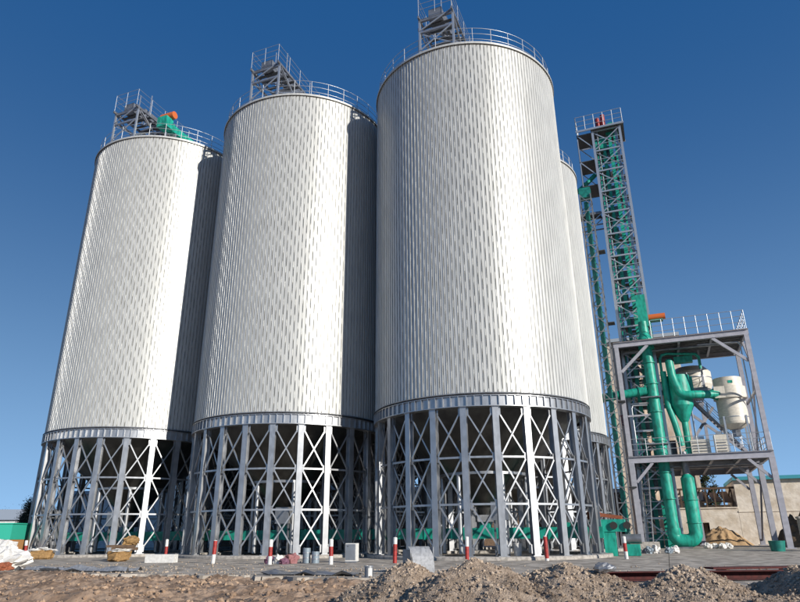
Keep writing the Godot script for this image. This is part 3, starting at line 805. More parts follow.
func build_ground() -> void:
	var ang := PackedFloat32Array()
	var a := -PI
	while a < PI:
		ang.append(a)
		a += 0.0035 if absf(a) < 0.75 else 0.06
	var rad := PackedFloat32Array([0.0])
	var r := 3.0
	while r < 3200.0:
		rad.append(r)
		r += clampf(r * 0.0085, 0.03, 0.16) if r < 27.0 else r * 0.18
	var verts := PackedVector3Array()
	var idx := PackedInt32Array()
	var na := ang.size()
	for i in rad.size():
		for j in na:
			var x := sin(ang[j]) * rad[i]
			var z := -cos(ang[j]) * rad[i]
			var y := -0.3
			if rad[i] < 45.0: y = soil_height(x, z)
			verts.append(Vector3(x, y, z))
	var norms := PackedVector3Array()
	norms.resize(verts.size())
	for i in rad.size() - 1:
		for j in na:
			var j2 := (j + 1) % na
			var p := i * na + j
			var q := i * na + j2
			var s := (i + 1) * na + j2
			var w := (i + 1) * na + j
			idx.append_array([p, w, s, p, s, q])
			var nn := (verts[s] - verts[p]).cross(verts[w] - verts[q])
			if nn.y < 0.0: nn = -nn
			norms[p] += nn; norms[q] += nn; norms[s] += nn; norms[w] += nn
	for i in norms.size(): norms[i] = norms[i].normalized() if norms[i].length() > 0.0 else Vector3.UP
	var arr := []
	arr.resize(Mesh.ARRAY_MAX)
	arr[Mesh.ARRAY_VERTEX] = verts
	arr[Mesh.ARRAY_NORMAL] = norms
	arr[Mesh.ARRAY_INDEX] = idx
	var m := ArrayMesh.new()
	m.add_surface_from_arrays(Mesh.PRIMITIVE_TRIANGLES, arr)
	structure("ground", m, M.soil)
	# concrete yard: a slab with joints, its near edge broken
	var yd := Node3D.new()
	yd.name = "concrete_yard"
	add_child(yd)
	yd.set_meta("kind", "structure")
	yd.position = Vector3(-1.3, 0, -17.3)
	yd.rotation.y = TURN
	var mats := [M.concrete]
	for i in 17:
		for j in 9:
			var w := 4.98
			var z0 := -j * 5.0
			var sm := MB.new()
			if j == 0:
				# broken outer edge
				var n := 40
				for k in n:
					var x0 := -w * 0.5 + w * k / n
					var x1 := -w * 0.5 + w * (k + 1) / n
					var j0 := nz.get_noise_2d((i * 5.0 + x0) * 75.0, 7.0) * 0.55
					var j1 := nz.get_noise_2d((i * 5.0 + x1) * 75.0, 7.0) * 0.55
					sm.quad(Vector3(x0, 0, j0), Vector3(x1, 0, j1), Vector3(x1, 0, -4.98), Vector3(x0, 0, -4.98), Vector3.UP)
					sm.face(Vector3(x0, 0, j0), Vector3(x1, 0, j1), Vector3(x1, -0.2, j1 + 0.05), Vector3(x0, -0.2, j0 + 0.05), Vector3(0, 0.2, 1))
				sm.box(Vector3(0, -0.104, -2.9), Vector3(w, 0.2, 4.1))
			else:
				sm.box(Vector3(0, -0.1, -2.5), Vector3(w, 0.2, w))
			part(yd, "slab", sm.done(), mats[0], Transform3D(Basis.IDENTITY, Vector3((i - 7) * 5.0, nz.get_noise_2d(i * 70.0, j * 90.0) * 0.006, z0)))

# a rough lump: an icosphere with noise
func lump(rx: float, ry: float, rz: float, sd: int, rough := 0.25, seg := 12, square := 1.0) -> ArrayMesh:
	var m := MB.new()
	var p := func(i: int, j: int) -> Vector3:
		var th := PI * i / (seg / 2)
		var ph := TAU * (j % seg) / seg
		var d := Vector3(sin(th) * cos(ph), cos(th), sin(th) * sin(ph))
		var k := 1.0 + rough * nz.get_noise_3d(d.x * 90.0 + sd * 37.0, d.y * 90.0, d.z * 90.0) * 1.6
		if seg > 20: k += rough * 0.6 * nz.get_noise_3d(d.x * 300.0 + sd * 11.0, d.y * 300.0, d.z * 300.0)
		if square < 1.0: d = Vector3(signf(d.x) * pow(absf(d.x), square), signf(d.y) * pow(absf(d.y), square), signf(d.z) * pow(absf(d.z), square))
		return Vector3(d.x * rx, d.y * ry, d.z * rz) * k
	for i in seg / 2:
		for j in seg:
			var a: Vector3 = p.call(i, j)
			var b: Vector3 = p.call(i, j + 1)
			var c: Vector3 = p.call(i + 1, j + 1)
			var d: Vector3 = p.call(i + 1, j)
			var mid := (a + b + c + d)
			if i > 0: m.tri(a, b, c, (b - a).cross(c - a).normalized() * signf((b - a).cross(c - a).dot(mid)), (b - a).cross(c - a).normalized() * signf((b - a).cross(c - a).dot(mid)), (b - a).cross(c - a).normalized() * signf((b - a).cross(c - a).dot(mid)))
			if i < seg / 2 - 1:
				var q := (c - a).cross(d - a).normalized()
				q *= signf(q.dot(mid))
				m.tri(a, c, d, q, q, q)
	return m.done()

func clods(parent: Node, called: String, spots: Array, sizes: Array, dark: Color, pale: Color, sd: int) -> MultiMeshInstance3D:
	var mm := MultiMesh.new()
	mm.transform_format = MultiMesh.TRANSFORM_3D
	mm.use_colors = true
	mm.mesh = lump(1.0, 0.75, 0.9, sd, 0.5, 6)
	mm.instance_count = spots.size()
	for i in spots.size():
		var B := Basis(Vector3(rng.randf() - 0.5, rng.randf(), rng.randf() - 0.5).normalized(), rng.randf() * TAU)
		B = B.scaled(Vector3.ONE * sizes[i])
		mm.set_instance_transform(i, Transform3D(B, spots[i]))
		mm.set_instance_color(i, dark.lerp(pale, clampf(0.5 + 0.9 * nz.get_noise_3dv(spots[i] * 70.0) + rng.randfn() * 0.25, 0.0, 1.0)))
	var o := MultiMeshInstance3D.new()
	o.name = called
	o.multimesh = mm
	o.material_override = M.clod
	o.set_meta("kind", "stuff")
	parent.add_child(o, true)
	return o

func heap(called: String, label: String, at: Vector3, rx: float, rz: float, h: float, sd: int, m: Material, count: int, dark: Color, pale: Color, turn := TURN, big := 0.034) -> void:
	var t := thing(called, label, "heap", at, turn, "")
	var na := 96
	var nr := 34
	var hf := func(ph: float, f: float) -> Vector3:
		var wob := 1.0 + 0.22 * nz.get_noise_2d(cos(ph) * 60.0 + sd * 100.0, sin(ph) * 60.0)
		var x := cos(ph) * rx * f * wob
		var z := sin(ph) * rz * f * wob
		var c := cos(minf(f, 1.0) * PI) * 0.5 + 0.5
		var y := h * lerpf(1.0 - f, c, 0.45)
		y += (nz.get_noise_2d(x * 70.0 + sd * 50.0, z * 70.0) * 0.20 * h + nz.get_noise_2d(x * 260.0, z * 260.0 + sd * 9.0) * 0.07 * h + nz.get_noise_2d(x * 900.0, z * 900.0) * 0.02) * clampf((1.0 - f) * 4.0, 0.0, 1.0)
		return Vector3(x, y - 0.16 * clampf(f * 4.0 - 3.0, 0.0, 1.0), z)
	var verts := PackedVector3Array()
	var norms := PackedVector3Array()
	var idx := PackedInt32Array()
	for i in nr + 1:
		for j in na: verts.append(hf.call(TAU * j / na, float(i) / nr))
	norms.resize(verts.size())
	for i in nr:
		for j in na:
			var p := i * na + j
			var q := i * na + (j + 1) % na
			var s := (i + 1) * na + (j + 1) % na
			var w := (i + 1) * na + j
			var nn := (verts[s] - verts[p]).cross(verts[w] - verts[q])
			if nn.y < 0.0: nn = -nn
			norms[p] += nn; norms[q] += nn; norms[s] += nn; norms[w] += nn
			idx.append_array([p, w, s, p, s, q])
	for i in norms.size(): norms[i] = norms[i].normalized() if norms[i].length() > 0.0 else Vector3.UP
	var arr := []
	arr.resize(Mesh.ARRAY_MAX)
	arr[Mesh.ARRAY_VERTEX] = verts
	arr[Mesh.ARRAY_NORMAL] = norms
	arr[Mesh.ARRAY_INDEX] = idx
	var me := ArrayMesh.new()
	me.add_surface_from_arrays(Mesh.PRIMITIVE_TRIANGLES, arr)
	part(t, "mound", me, m)
	if count > 0:
		var sp := []
		var sz := []
		for i in count:
			var f := sqrt(rng.randf())
			var q: Vector3 = hf.call(rng.randf() * TAU, f)
			var s := lerpf(0.006, big, pow(rng.randf(), 7.0)) if rng.randf() > 0.0015 else rng.randf_range(0.035, 0.06)
			sp.append(q + Vector3(0, s * 0.2, 0))
			sz.append(s)
		clods(t, "loose_stones", sp, sz, dark, pale, sd)

# ---------------------------------------------------------------- small things
func bollard(at: Vector3, label: String, h: float, bands: Array, lean := 0.0) -> void:
	var t := thing("bollard", label, "bollard", at, 0.0, "red and white bollards round the silos")
	t.rotation.z = lean + 0.03 * sin(at.x * 7.0)
	t.rotation.x = 0.025 * sin(at.x * 13.0 + 1.0)
	var y := 0.0
	for b in bands:
		var part_h: float = b[1] * h
		part(t, "band", tubem(Vector3(0, y + 0.001, 0), Vector3(0, y + part_h, 0), 0.078, 0.078, 16), M.red if b[0] == "r" else M.white)
		y += part_h
	part(t, "cap", lathem([Vector2(0.078, y), Vector2(0.06, y + 0.02), Vector2(0.0, y + 0.03)], 16), M.white)

func sack(at: Vector3, s: Vector3, sd: int, m: Material, label: String, category := "sack", group := "", turn := 0.0) -> void:
	var me := lump(s.x, s.y, s.z, sd, 0.38, 26)
	var o := single("sack" if category == "sack" else category.replace(" ", "_"), me, m, label, category, at + Vector3(0, s.y * 0.72, 0), turn, group)
	o.name = o.name

func tree(at: Vector3, label: String, h: float, rad: float, leaves: int, conifer: bool, dark: Color, pale: Color, sd: int, group := "") -> void:
	var t := thing("conifer_tree" if conifer else "poplar_tree", label, "tree", at, sd * 1.3, group)
	var r2 := RandomNumberGenerator.new()
	r2.seed = sd * 77 + 5
	var tk := MB.new()
	tk.tube(Vector3.ZERO, Vector3(0.05, h * 0.9, 0), 0.022 * h, 0.004 * h, 8)
	for i in 18:
		var y := h * lerpf(0.15, 0.85, r2.randf())
		var p := r2.randf() * TAU
		var l := rad * lerpf(0.5, 0.9, r2.randf()) * (1.0 - y / h * 0.6)
		tk.tube(Vector3(0, y, 0), Vector3(cos(p) * l, y + l * (0.1 if conifer else 0.9), sin(p) * l), 0.006 * h, 0.002 * h, 5)
	part(t, "trunk", tk.done(), M.bark)
	var vs := PackedVector3Array()
	var ns := PackedVector3Array()
	var cs := PackedColorArray()
	var clumps := []
	for i in 46:
		var f := pow(r2.randf(), 0.8)
		var rr := rad * ((1.0 - f) * 1.0 + 0.06 if conifer else 1.3 * sqrt(maxf(0.0, sin(PI * lerpf(0.12, 0.97, f)))) * 0.8)
		var p := r2.randf() * TAU
		var k := sqrt(r2.randf())
		clumps.append([Vector3(cos(p) * rr * k, h * lerpf(0.12, 1.0, f), sin(p) * rr * k), rad * lerpf(0.16, 0.34, r2.randf()), r2.randf()])
	for i in leaves:
		var c = clumps[r2.randi() % clumps.size()]
		var d := Vector3(r2.randfn(), r2.randfn() * 1.2, r2.randfn()) * 0.6
		var o: Vector3 = c[0] + d * c[1]
		var nn := Vector3(r2.randf() - 0.5, r2.randf() * 0.8, r2.randf() - 0.5).normalized()
		var x := nn.cross(Vector3(r2.randf(), r2.randf(), r2.randf())).normalized() * h * 0.013
		var z := nn.cross(x).normalized() * h * 0.009
		var col: Color = dark.lerp(pale, clampf(c[2] * 0.7 + r2.randf() * 0.4, 0, 1))
		for q in [o - x, o + z, o + x, o - x, o + x, o - z]:
			vs.append(q); ns.append(nn); cs.append(col)
	var arr := []
	arr.resize(Mesh.ARRAY_MAX)
	arr[Mesh.ARRAY_VERTEX] = vs
	arr[Mesh.ARRAY_NORMAL] = ns
	arr[Mesh.ARRAY_COLOR] = cs
	var me := ArrayMesh.new()
	me.add_surface_from_arrays(Mesh.PRIMITIVE_TRIANGLES, arr)
	part(t, "crown", me, M.leaf)

# wall with rectangular holes: panels between sorted cuts, local x along, y up, thickness along -z
func holed_wall(w: float, h: float, th: float, holes: Array) -> ArrayMesh:
	var xs := [0.0, w]
	var ys := [-0.3, h]
	for o in holes:
		xs.append(o[0]); xs.append(o[2]); ys.append(o[1]); ys.append(o[3])
	xs.sort(); ys.sort()
	var m := MB.new()
	for i in xs.size() - 1:
		for j in ys.size() - 1:
			var x0: float = xs[i]; var x1: float = xs[i + 1]
			var y0: float = ys[j]; var y1: float = ys[j + 1]
			if x1 - x0 < 0.001 or y1 - y0 < 0.001: continue
			var cx := (x0 + x1) * 0.5
			var cy := (y0 + y1) * 0.5
			var inside := false
			for o in holes:
				if cx > o[0] and cx < o[2] and cy > o[1] and cy < o[3]: inside = true
			if not inside: m.box(Vector3(cx, cy, -th * 0.5), Vector3(x1 - x0, y1 - y0, th))
	return m.done()

func build_background() -> void:
	# tall plastered block behind the tower
	var t := thing("plaster_block", "tall narrow cream plaster building with red painted marks behind the tower", "building", site(-1.9, 0, 20.0), TURN)
	part(t, "wall", holed_wall(7.2, 20.2, 0.4, [[4.4, 8.0, 5.6, 9.6], [4.4, 14.0, 5.6, 15.6]]), M.plaster_tall)
	part(t, "wall", boxm(Vector3(0.4, 20.5, 8.0), Vector3(0.2, 9.95, -4.41)), M.plaster_tall)
	part(t, "wall", boxm(Vector3(0.4, 20.5, 8.0), Vector3(7.0, 9.95, -4.41)), M.plaster_tall)
	part(t, "roof", boxm(Vector3(7.8, 0.35, 9.2), Vector3(3.6, 20.38, -4.2)), M.far_roof)
	for x in [1.3, 2.9]:
		part(t, "pilaster", boxm(Vector3(0.5, 20.1, 0.16), Vector3(x, 10.05, 0.081)), M.plaster_tall)
	part(t, "wall", boxm(Vector3(6.4, 20.5, 0.4), Vector3(3.6, 9.95, -8.2)), M.plaster_tall)
	for y in [8.8, 14.8]:
		part(t, "window", boxm(Vector3(1.18, 1.58, 0.04), Vector3(5.0, y, -0.25)), M.glass)
	# red brush marks, unreadable at this distance
	for q in [[0.9, 12.4, 0.5, 0.12, 0.3], [0.85, 12.0, 0.12, 0.8, 0.0], [1.9, 12.1, 0.6, 0.12, -0.25], [2.2, 11.7, 0.12, 0.8, 0.1], [1.95, 11.5, 0.5, 0.1, 0.5], [0.95, 11.4, 0.4, 0.1, -0.4], [3.6, 11.6, 0.5, 0.12, 0.2], [3.6, 11.2, 0.12, 0.7, 0.1]]:
		part(t, "painted_mark", boxm(Vector3(q[2], q[3], 0.012)), M.pink, Transform3D(Basis(Vector3(0, 0, 1), q[4]), Vector3(q[0], q[1], 0.17 if (q[0] > 1.0 and q[0] < 1.6) or (q[0] > 2.6 and q[0] < 3.2) else 0.012)))
	# low building with a collapsed bay
	var b := thing("workshop_building", "low cream plaster workshop with a collapsed roof bay and teal eave", "building", site(3.0, 0, 18.0), TURN)
	part(b, "wall", holed_wall(4.9, 3.05, 0.4, [[1.5, -0.3, 2.35, 1.85]]), M.plaster)
	part(b, "wall", holed_wall(22.0, 5.45, 0.4, []), M.plaster, Transform3D(Basis.IDENTITY, Vector3(4.92, 0, 0)))
	part(b, "wall", boxm(Vector3(0.4, 5.75, 9.0), Vector3(5.12, 2.575, -4.91)), M.plaster)
	part(b, "wall", boxm(Vector3(4.9, 3.9, 0.4), Vector3(2.45, 1.65, -7.0)), M.plaster)
	part(b, "wall", boxm(Vector3(0.4, 3.1, 6.4), Vector3(0.2, 1.35, -3.61)), M.plaster)
	part(b, "eave", boxm(Vector3(22.3, 0.3, 10.0), Vector3(16.0, 5.6, -4.6)), M.teal_roof)
	part(b, "ledge", boxm(Vector3(5.0, 0.12, 0.5), Vector3(2.42, 3.11, -0.16)), M.plaster)
	part(b, "string_course", boxm(Vector3(22.0, 0.1, 0.06), Vector3(15.92, 2.75, 0.031)), M.plaster)
	part(b, "added_ceiling", boxm(Vector3(4.45, 0.14, 6.35), Vector3(2.66, 2.92, -3.6)), M.block)  # unseen slab added over the open bay to keep the doorway dark
	for i in 6:
		var x := 0.3 + i * 0.85
		part(b, "broken_rafter", barm(Vector3(x, 4.75, -0.35), Vector3(x + rng.randf_range(-0.3, 0.3), rng.randf_range(3.3, 4.4), -6.6), 0.14, 0.1), M.wood)
	part(b, "lintel_beam", barm(Vector3(-0.1, 4.82, -0.3), Vector3(5.0, 4.86, -0.3), 0.18, 0.16), M.wood)
	for i in 5:
		part(b, "roof_board", boxm(Vector3(0.8, 0.05, 5.0), Vector3.ZERO), M.wood, Transform3D(Basis(Vector3(1, 0.1, 0).normalized(), 0.16 + rng.randf() * 0.12), Vector3(0.55 + i * 0.95, 4.2, -3.3)))
	for i in 7:
		part(b, "stud", boxm(Vector3(0.12, 1.55, 0.12), Vector3(0.3 + i * 0.72, 3.95, -0.32)), M.wood)
	# heaps near it
	heap("sand_heap", "tan sand heap in front of the workshop's dark doorway", site(6.0, 0.0, 14.0), 2.6, 1.9, 1.5, 3, M.sand, 0, Color(), Color())
	heap("earth_heap", "dark brown earth heap behind the platform's outer columns", Vector3(30.8, 0.0, -47.0), 4.8, 3.8, 4.3, 4, M.mud, 0, Color(), Color())
	var cb := MB.new()
	cb.box(Vector3(0, 0.85, 0), Vector3(2.4, 1.7, 1.0))
	cb.box(Vector3(0, 1.76, 0), Vector3(2.5, 0.12, 1.1))
	single("concrete_block", cb.done(), M.block, "large grey concrete block beside the platform's outer column", "block", Vector3(23.6, 0, -37.3), TURN)
	# poplars behind the workshop
	tree(site(7.0, 0, 44.0), "slender dark poplar rising behind the collapsed roof bay", 9.4, 1.5, 5200, false, Color(0.018, 0.026, 0.012), Color(0.06, 0.075, 0.03), 2)
	tree(site(4.2, 0, 47.0), "shorter dark poplar behind the workshop's return bend side", 7.6, 1.1, 4000, false, Color(0.018, 0.026, 0.012), Color(0.055, 0.07, 0.03), 3)
	# far side
	var s := thing("green_shed", "low shed with a green upper wall and ochre lower wall", "shed", Vector3(-25.6, 0, -37.6), 0.06)
	part(s, "upper_wall", boxm(Vector3(8.0, 0.8, 2.0), Vector3(0, 1.33, 0)), M.shed_green)
	part(s, "lower_wall", boxm(Vector3(7.96, 1.2, 1.96), Vector3(0, 0.33, 0)), M.shed_orange)
	part(s, "roof", boxm(Vector3(8.1, 0.06, 2.1), Vector3(0, 1.765, 0)), M.shed_green)
	var w := thing("long_shed", "long pale shed with a grey roof behind the green shed", "shed", Vector3(-82.0, 0, -118.0), 0.2)
	part(w, "wall", boxm(Vector3(46.0, 4.2, 12.0), Vector3(0, 1.9, 0)), M.far_white)
	var rf := MB.new()
	rf.face(Vector3(-23.5, 3.95, 6.6), Vector3(23.5, 3.95, 6.6), Vector3(23.5, 5.9, 0), Vector3(-23.5, 5.9, 0), Vector3.UP)
	rf.face(Vector3(-23.5, 3.95, -6.6), Vector3(23.5, 3.95, -6.6), Vector3(23.5, 5.9, 0), Vector3(-23.5, 5.9, 0), Vector3.UP)
	part(w, "roof", rf.done(), M.far_roof)
	for i in 5:
		part(w, "window", boxm(Vector3(2.4, 1.1, 0.06), Vector3(-18.0 + i * 9.0, 2.6, 6.04)), M.far_roof)
	var gs := thing("storage_shed", "plain pale grey storage shed seen between the far silo's columns", "shed", Vector3(-30.0, 0, -84.0), 0.1)
	part(gs, "wall", boxm(Vector3(22.0, 6.0, 10.0), Vector3(0, 2.8, 0)), M.far_white)
	part(gs, "roof", boxm(Vector3(22.8, 0.4, 10.8), Vector3(0, 6.0, 0)), M.far_roof)
	for i in 4:
		part(gs, "door", boxm(Vector3(2.6, 3.4, 0.08), Vector3(-8.0 + i * 5.2, 1.6, 5.05)), M.galv_dark)
	var ds := thing("dark_store", "long dark low store behind the rear silos", "shed", Vector3(6.0, 0, -76.0), 0.25)
	part(ds, "wall", boxm(Vector3(52.0, 5.6, 10.0), Vector3(0, 2.6, 0)), M.wood)
	part(ds, "roof", boxm(Vector3(53.0, 0.4, 11.0), Vector3(0, 5.6, 0)), M.far_roof)
	for q in [[-27.9, -49.5, 3.5, 1.2, 7], [-26.5, -50.5, 2.9, 1.1, 8], [-29.6, -52.0, 2.7, 1.0, 9]]:
		tree(Vector3(q[0], 0, q[1]), ["dark conifer beside the green shed, tallest of three", "dark conifer nearest the far silo's columns", "small dark conifer behind the green shed"][q[4] - 7], q[2], q[3], 6000, true, Color(0.02, 0.03, 0.018), Color(0.05, 0.065, 0.035), q[4])
	for i in 7:
		tree(Vector3(-150.0 + i * 9.0, 0, -168.0 + i * 1.5), "distant bushy tree in the row behind the long pale shed", 7.0 + (i % 3) * 1.2, 3.6, 900, false, Color(0.02, 0.03, 0.02), Color(0.06, 0.075, 0.045), 20 + i, "distant trees behind the long shed")

func build_small_things() -> void:
	# ground conveyors along the silo row
	for k in 3:
		var c := [Vector3(-17.09, 0, -41.6), Vector3(-6.477, 0, -37.4), Vector3(4.174, 0, -33.165)][k] as Vector3
		var cv := thing("chain_conveyor", ["green chain conveyor under the hopper of the far silo", "green chain conveyor under the hopper of the middle silo", "green chain conveyor under the hopper of the silo by the gravel"][k], "conveyor", c, TURN, "chain conveyors under the hoppers")
		part(cv, "casing", boxm(Vector3(11.2, 0.5, 0.55), Vector3(0.0, 1.05, 0.0)), M.green)
		for i in 6:
			part(cv, "flange", boxm(Vector3(0.08, 0.58, 0.63), Vector3(-5.2 + i * 2.08, 1.05, 0)), M.green)
			part(cv, "stand", boxm(Vector3(0.12, 0.8, 0.5), Vector3(-4.9 + i * 1.96, 0.4, 0)), M.galv_dark)
		part(cv, "inlet_chute", boxm(Vector3(0.5, 0.4, 0.5), Vector3(0, 1.45, 0)), M.green)
		var el := thing("electric_box", ["grey control box on a stand under the far silo", "grey control box on a stand under the middle silo", "grey control box on a stand under the silo by the gravel"][k], "box", c + U * 1.4 - V * 2.6, TURN, "control boxes under the hoppers")
		part(el, "case", boxm(Vector3(0.8, 0.8, 0.4), Vector3(0, 2.0, 0)), M.galv)
		part(el, "leg", boxm(Vector3(0.08, 1.6, 0.08), Vector3(-0.3, 0.8, 0)), M.galv_dark)
		part(el, "leg", boxm(Vector3(0.08, 1.6, 0.08), Vector3(0.3, 0.8, 0)), M.galv_dark)
	# elevator boot machine at the end of the row
	var bm := thing("intake_machine", "green intake machine with rusty orange covers at the row's end", "machine", Vector3(9.9, 0, -32.2), TURN)
	part(bm, "body", boxm(Vector3(1.3, 0.55, 1.0), Vector3(0.2, 1.35, 0)), M.green)
	part(bm, "column", boxm(Vector3(0.55, 1.1, 0.6), Vector3(0.1, 0.55, 0.15)), M.green)
	part(bm, "trough", boxm(Vector3(2.2, 0.45, 0.7), Vector3(-0.9, 1.3, -0.1)), M.green)
	for x in [0.35, 0.95]:
		part(bm, "pulley", tubem(Vector3(x, 1.35, 0.5), Vector3(x, 1.35, 0.6), 0.17, 0.17, 18), M.rubber)
	part(bm, "motor", tubem(Vector3(0.7, 0.75, 0.2), Vector3(1.5, 0.75, 0.2), 0.22, 0.22, 14), M.galv_dark)
	part(bm, "motor_base", boxm(Vector3(0.7, 0.5, 0.5), Vector3(1.05, 0.27, 0.2)), M.green)
	part(bm, "cover", boxm(Vector3(0.6, 0.34, 0.6), Vector3(-0.55, 1.82, 0)), M.rust)
	part(bm, "cover", barm(Vector3(-0.22, 1.84, 0.2), Vector3(0.75, 1.70, 0.2), 0.16, 0.6), M.rust)
	# bollards
	var wrw := [["w", 0.34], ["r", 0.38], ["w", 0.28]]
	var rw := [["r", 0.62], ["w", 0.38]]
	bollard(Vector3(-2.62, 0, -25.0), "red and white bollard beside the pale electric cabinet", 0.86, wrw)
	bollard(Vector3(-4.95, 0, -25.4), "red and white bollard beside the heap of coloured sacks", 0.86, wrw)
	bollard(Vector3(-7.47, 0, -26.8), "bollard with a dark red top in front of the middle silo", 0.84, [["w", 0.4], ["r", 0.6]])
	bollard(Vector3(-12.2, 0, -34.9), "red and white bollard behind the white concrete beam", 0.86, rw)
	bollard(Vector3(-18.62, 0, -36.6), "bollard with a white top beside the ochre insulation bale", 0.86, wrw)
	bollard(Vector3(-20.3, 0, -36.4), "bollard against the outermost column of the far silo", 0.86, wrw, 0.05)
	bollard(Vector3(-0.28, 0, -25.8), "red bollard with a white top behind the bent sheet duct", 0.9, [["r", 0.75], ["w", 0.25]])
	bollard(Vector3(2.55, 0, -26.6), "red bollard with a white top behind the tallest gravel heap", 0.9, [["r", 0.62], ["w", 0.38]])
	bollard(Vector3(5.75, 0, -26.9), "weathered red bollard against the sunlit column", 0.9, [["w", 0.1], ["r", 0.9]])
	bollard(Vector3(9.3, 0, -28.1), "red and white bollard beside the green intake machine", 0.86, wrw)
	# cabinet
	var cab := thing("electric_cabinet", "pale grey electric cabinet between the middle silo and the next", "cabinet", Vector3(-1.98, 0, -26.8), -0.2)
	part(cab, "case", boxm(Vector3(0.44, 0.66, 0.4), Vector3(0, 0.38, 0)), M.white)
	var cd := part(cab, "door", boxm(Vector3(0.38, 0.58, 0.015), Vector3(0, 0.39, 0.209)), M.galv)
	part(cab, "foot", boxm(Vector3(0.46, 0.05, 0.42), Vector3(0, 0.025, 0)), M.galv_dark)
	part(cd, "vent", boxm(Vector3(0.05, 0.02, 0.02), Vector3(-0.12, 0.6, 0.218)), M.rubber)
	# bent sheet duct behind the first gravel heap
	var du := thing("sheet_duct", "bent galvanised sheet duct lying behind the gravel", "duct", Vector3(0.45, 0, -19.2), 0.5)
	var cm := MB.new()
	for i in 10:
		var a0 := -0.25 + PI * 0.55 * i / 10.0
		var a1 := -0.25 + PI * 0.55 * (i + 1) / 10.0
		var p0 := Vector3(-0.35, 0.08 + 0.62 * sin(a0), 0.35 * cos(a0))
		var p1 := Vector3(-0.35, 0.08 + 0.62 * sin(a1), 0.35 * cos(a1))
		cm.face(p0, p1, p1 + Vector3(0.68, 0, 0), p0 + Vector3(0.68, 0, 0), Vector3(0, sin(a0), cos(a0)))
	part(du, "curved_sheet", cm.done(), M.tarp)
	part(du, "side_sheet", boxm(Vector3(0.02, 0.66, 0.5), Vector3(0.345, 0.35, 0.03)), M.galv_dark)
	part(du, "side_sheet", boxm(Vector3(0.02, 0.6, 0.44), Vector3(-0.36, 0.32, 0.0)), M.galv_dark)
	# paint can at the slab edge
	var can := thing("paint_can", "small grey paint can with a white label on the slab edge", "can", Vector3(-0.85, 0.0, -17.4), 0.3)
	part(can, "body", tubem(Vector3.ZERO, Vector3(0, 0.26, 0), 0.11, 0.11, 20), M.galv_dark)
	part(can, "rim", lathem([Vector2(0.112, 0.25), Vector2(0.12, 0.25), Vector2(0.12, 0.275), Vector2(0.1, 0.275), Vector2(0.1, 0.255), Vector2(0.0, 0.255)], 20), M.galv)
	var lab := MB.new()
	lab.lathe([Vector2(0.1125, 0.03), Vector2(0.1125, 0.22)], 8, Vector3.ZERO, -0.4, 0.6)
	part(can, "label_sheet", lab.done(), M.white)
	# white bucket
	var bu := thing("plastic_bucket", "white plastic bucket standing under the silo by the gravel", "bucket", Vector3(4.9, 0.14, -28.6), 0.0)
	part(bu, "body", lathem([Vector2(0.15, 0.0), Vector2(0.19, 0.5), Vector2(0.17, 0.5), Vector2(0.13, 0.03), Vector2(0, 0.03)], 20), M.white)
	part(bu, "rim", lathem([Vector2(0.19, 0.46), Vector2(0.205, 0.46), Vector2(0.205, 0.5), Vector2(0.19, 0.5)], 20), M.white)
	# coloured sacks and drums by the middle silo
	sack(Vector3(-4.28, 0.0, -26.3), Vector3(0.26, 0.2, 0.2), 5, M.pink, "pink and white sack lying beside the blue grey drums", "sack", "sacks by the middle silo", 0.4)
	sack(Vector3(-4.75, 0.0, -26.1), Vector3(0.22, 0.17, 0.2), 6, M.plastic, "white sack between the pink sack and the purple one", "sack", "sacks by the middle silo", 1.1)
	sack(Vector3(-5.1, 0.0, -26.3), Vector3(0.24, 0.15, 0.2), 7, M.purple, "dark purple sack at the end of the sack row", "sack", "sacks by the middle silo", 0.2)
	sack(Vector3(-4.5, 0.0, -25.85), Vector3(0.2, 0.12, 0.16), 8, M.purple, "small dark purple sack in front of the pink sack", "sack", "sacks by the middle silo", 0.9)
	for q in [[-3.75, -26.6, 0.55, "blue grey drum beside the pink sack"], [-3.38, -26.45, 0.42, "shorter blue grey drum away from the sacks"]]:
		var d := thing("paint_drum", q[3], "drum", Vector3(q[0], 0, q[1]), 0.0, "drums by the middle silo")
		part(d, "body", tubem(Vector3.ZERO, Vector3(0, q[2], 0), 0.15, 0.15, 20), M.blue_grey)
		for y in [0.33, 0.66]:
			part(d, "hoop", tubem(Vector3(0, q[2] * y, 0), Vector3(0, q[2] * y + 0.03, 0), 0.16, 0.16, 20), M.galv)
	# white concrete beam and rubble by the far silo
	var wb := MB.new(); wb.box(Vector3(0, 0.16, 0), Vector3(1.25, 0.32, 0.4))
	single("concrete_beam", wb.done(), M.white, "short white concrete beam on the slab near the middle silo", "beam", Vector3(-10.05, 0, -28.3), -0.1)
	var il := 0
	for q in [[-18.0, -33.8, "ochre insulation bale with a white wrapper by the far silo"], [-12.5, -29.9, "ochre insulation bale in the stack of boards"]]:
		var bl := thing("insulation_bale", q[2], "bale", Vector3(q[0], 0, q[1]), 0.2 + il)
		part(bl, "fibre", lump(0.5, 0.22, 0.34, 11 + il, 0.2, 24, 0.45), M.ochre, Transform3D(Basis.IDENTITY, Vector3(0, 0.22, 0)))
		part(bl, "wrapper", lump(0.46, 0.07, 0.3, 21 + il, 0.7, 26), M.plastic, Transform3D(Basis.IDENTITY, Vector3(0.05, 0.45, 0.02)))
		il += 1
	var bs := thing("board_stack", "stack of brown boards and ochre lumps in front of the far silo", "stack", Vector3(-12.75, 0, -31.0), 0.3)
	part(bs, "board", boxm(Vector3(1.1, 0.12, 0.6), Vector3(0, 0.5, 0)), M.wood)
	part(bs, "board", boxm(Vector3(1.2, 0.1, 0.55), Vector3(-0.15, 0.62, 0.05)), M.wood)
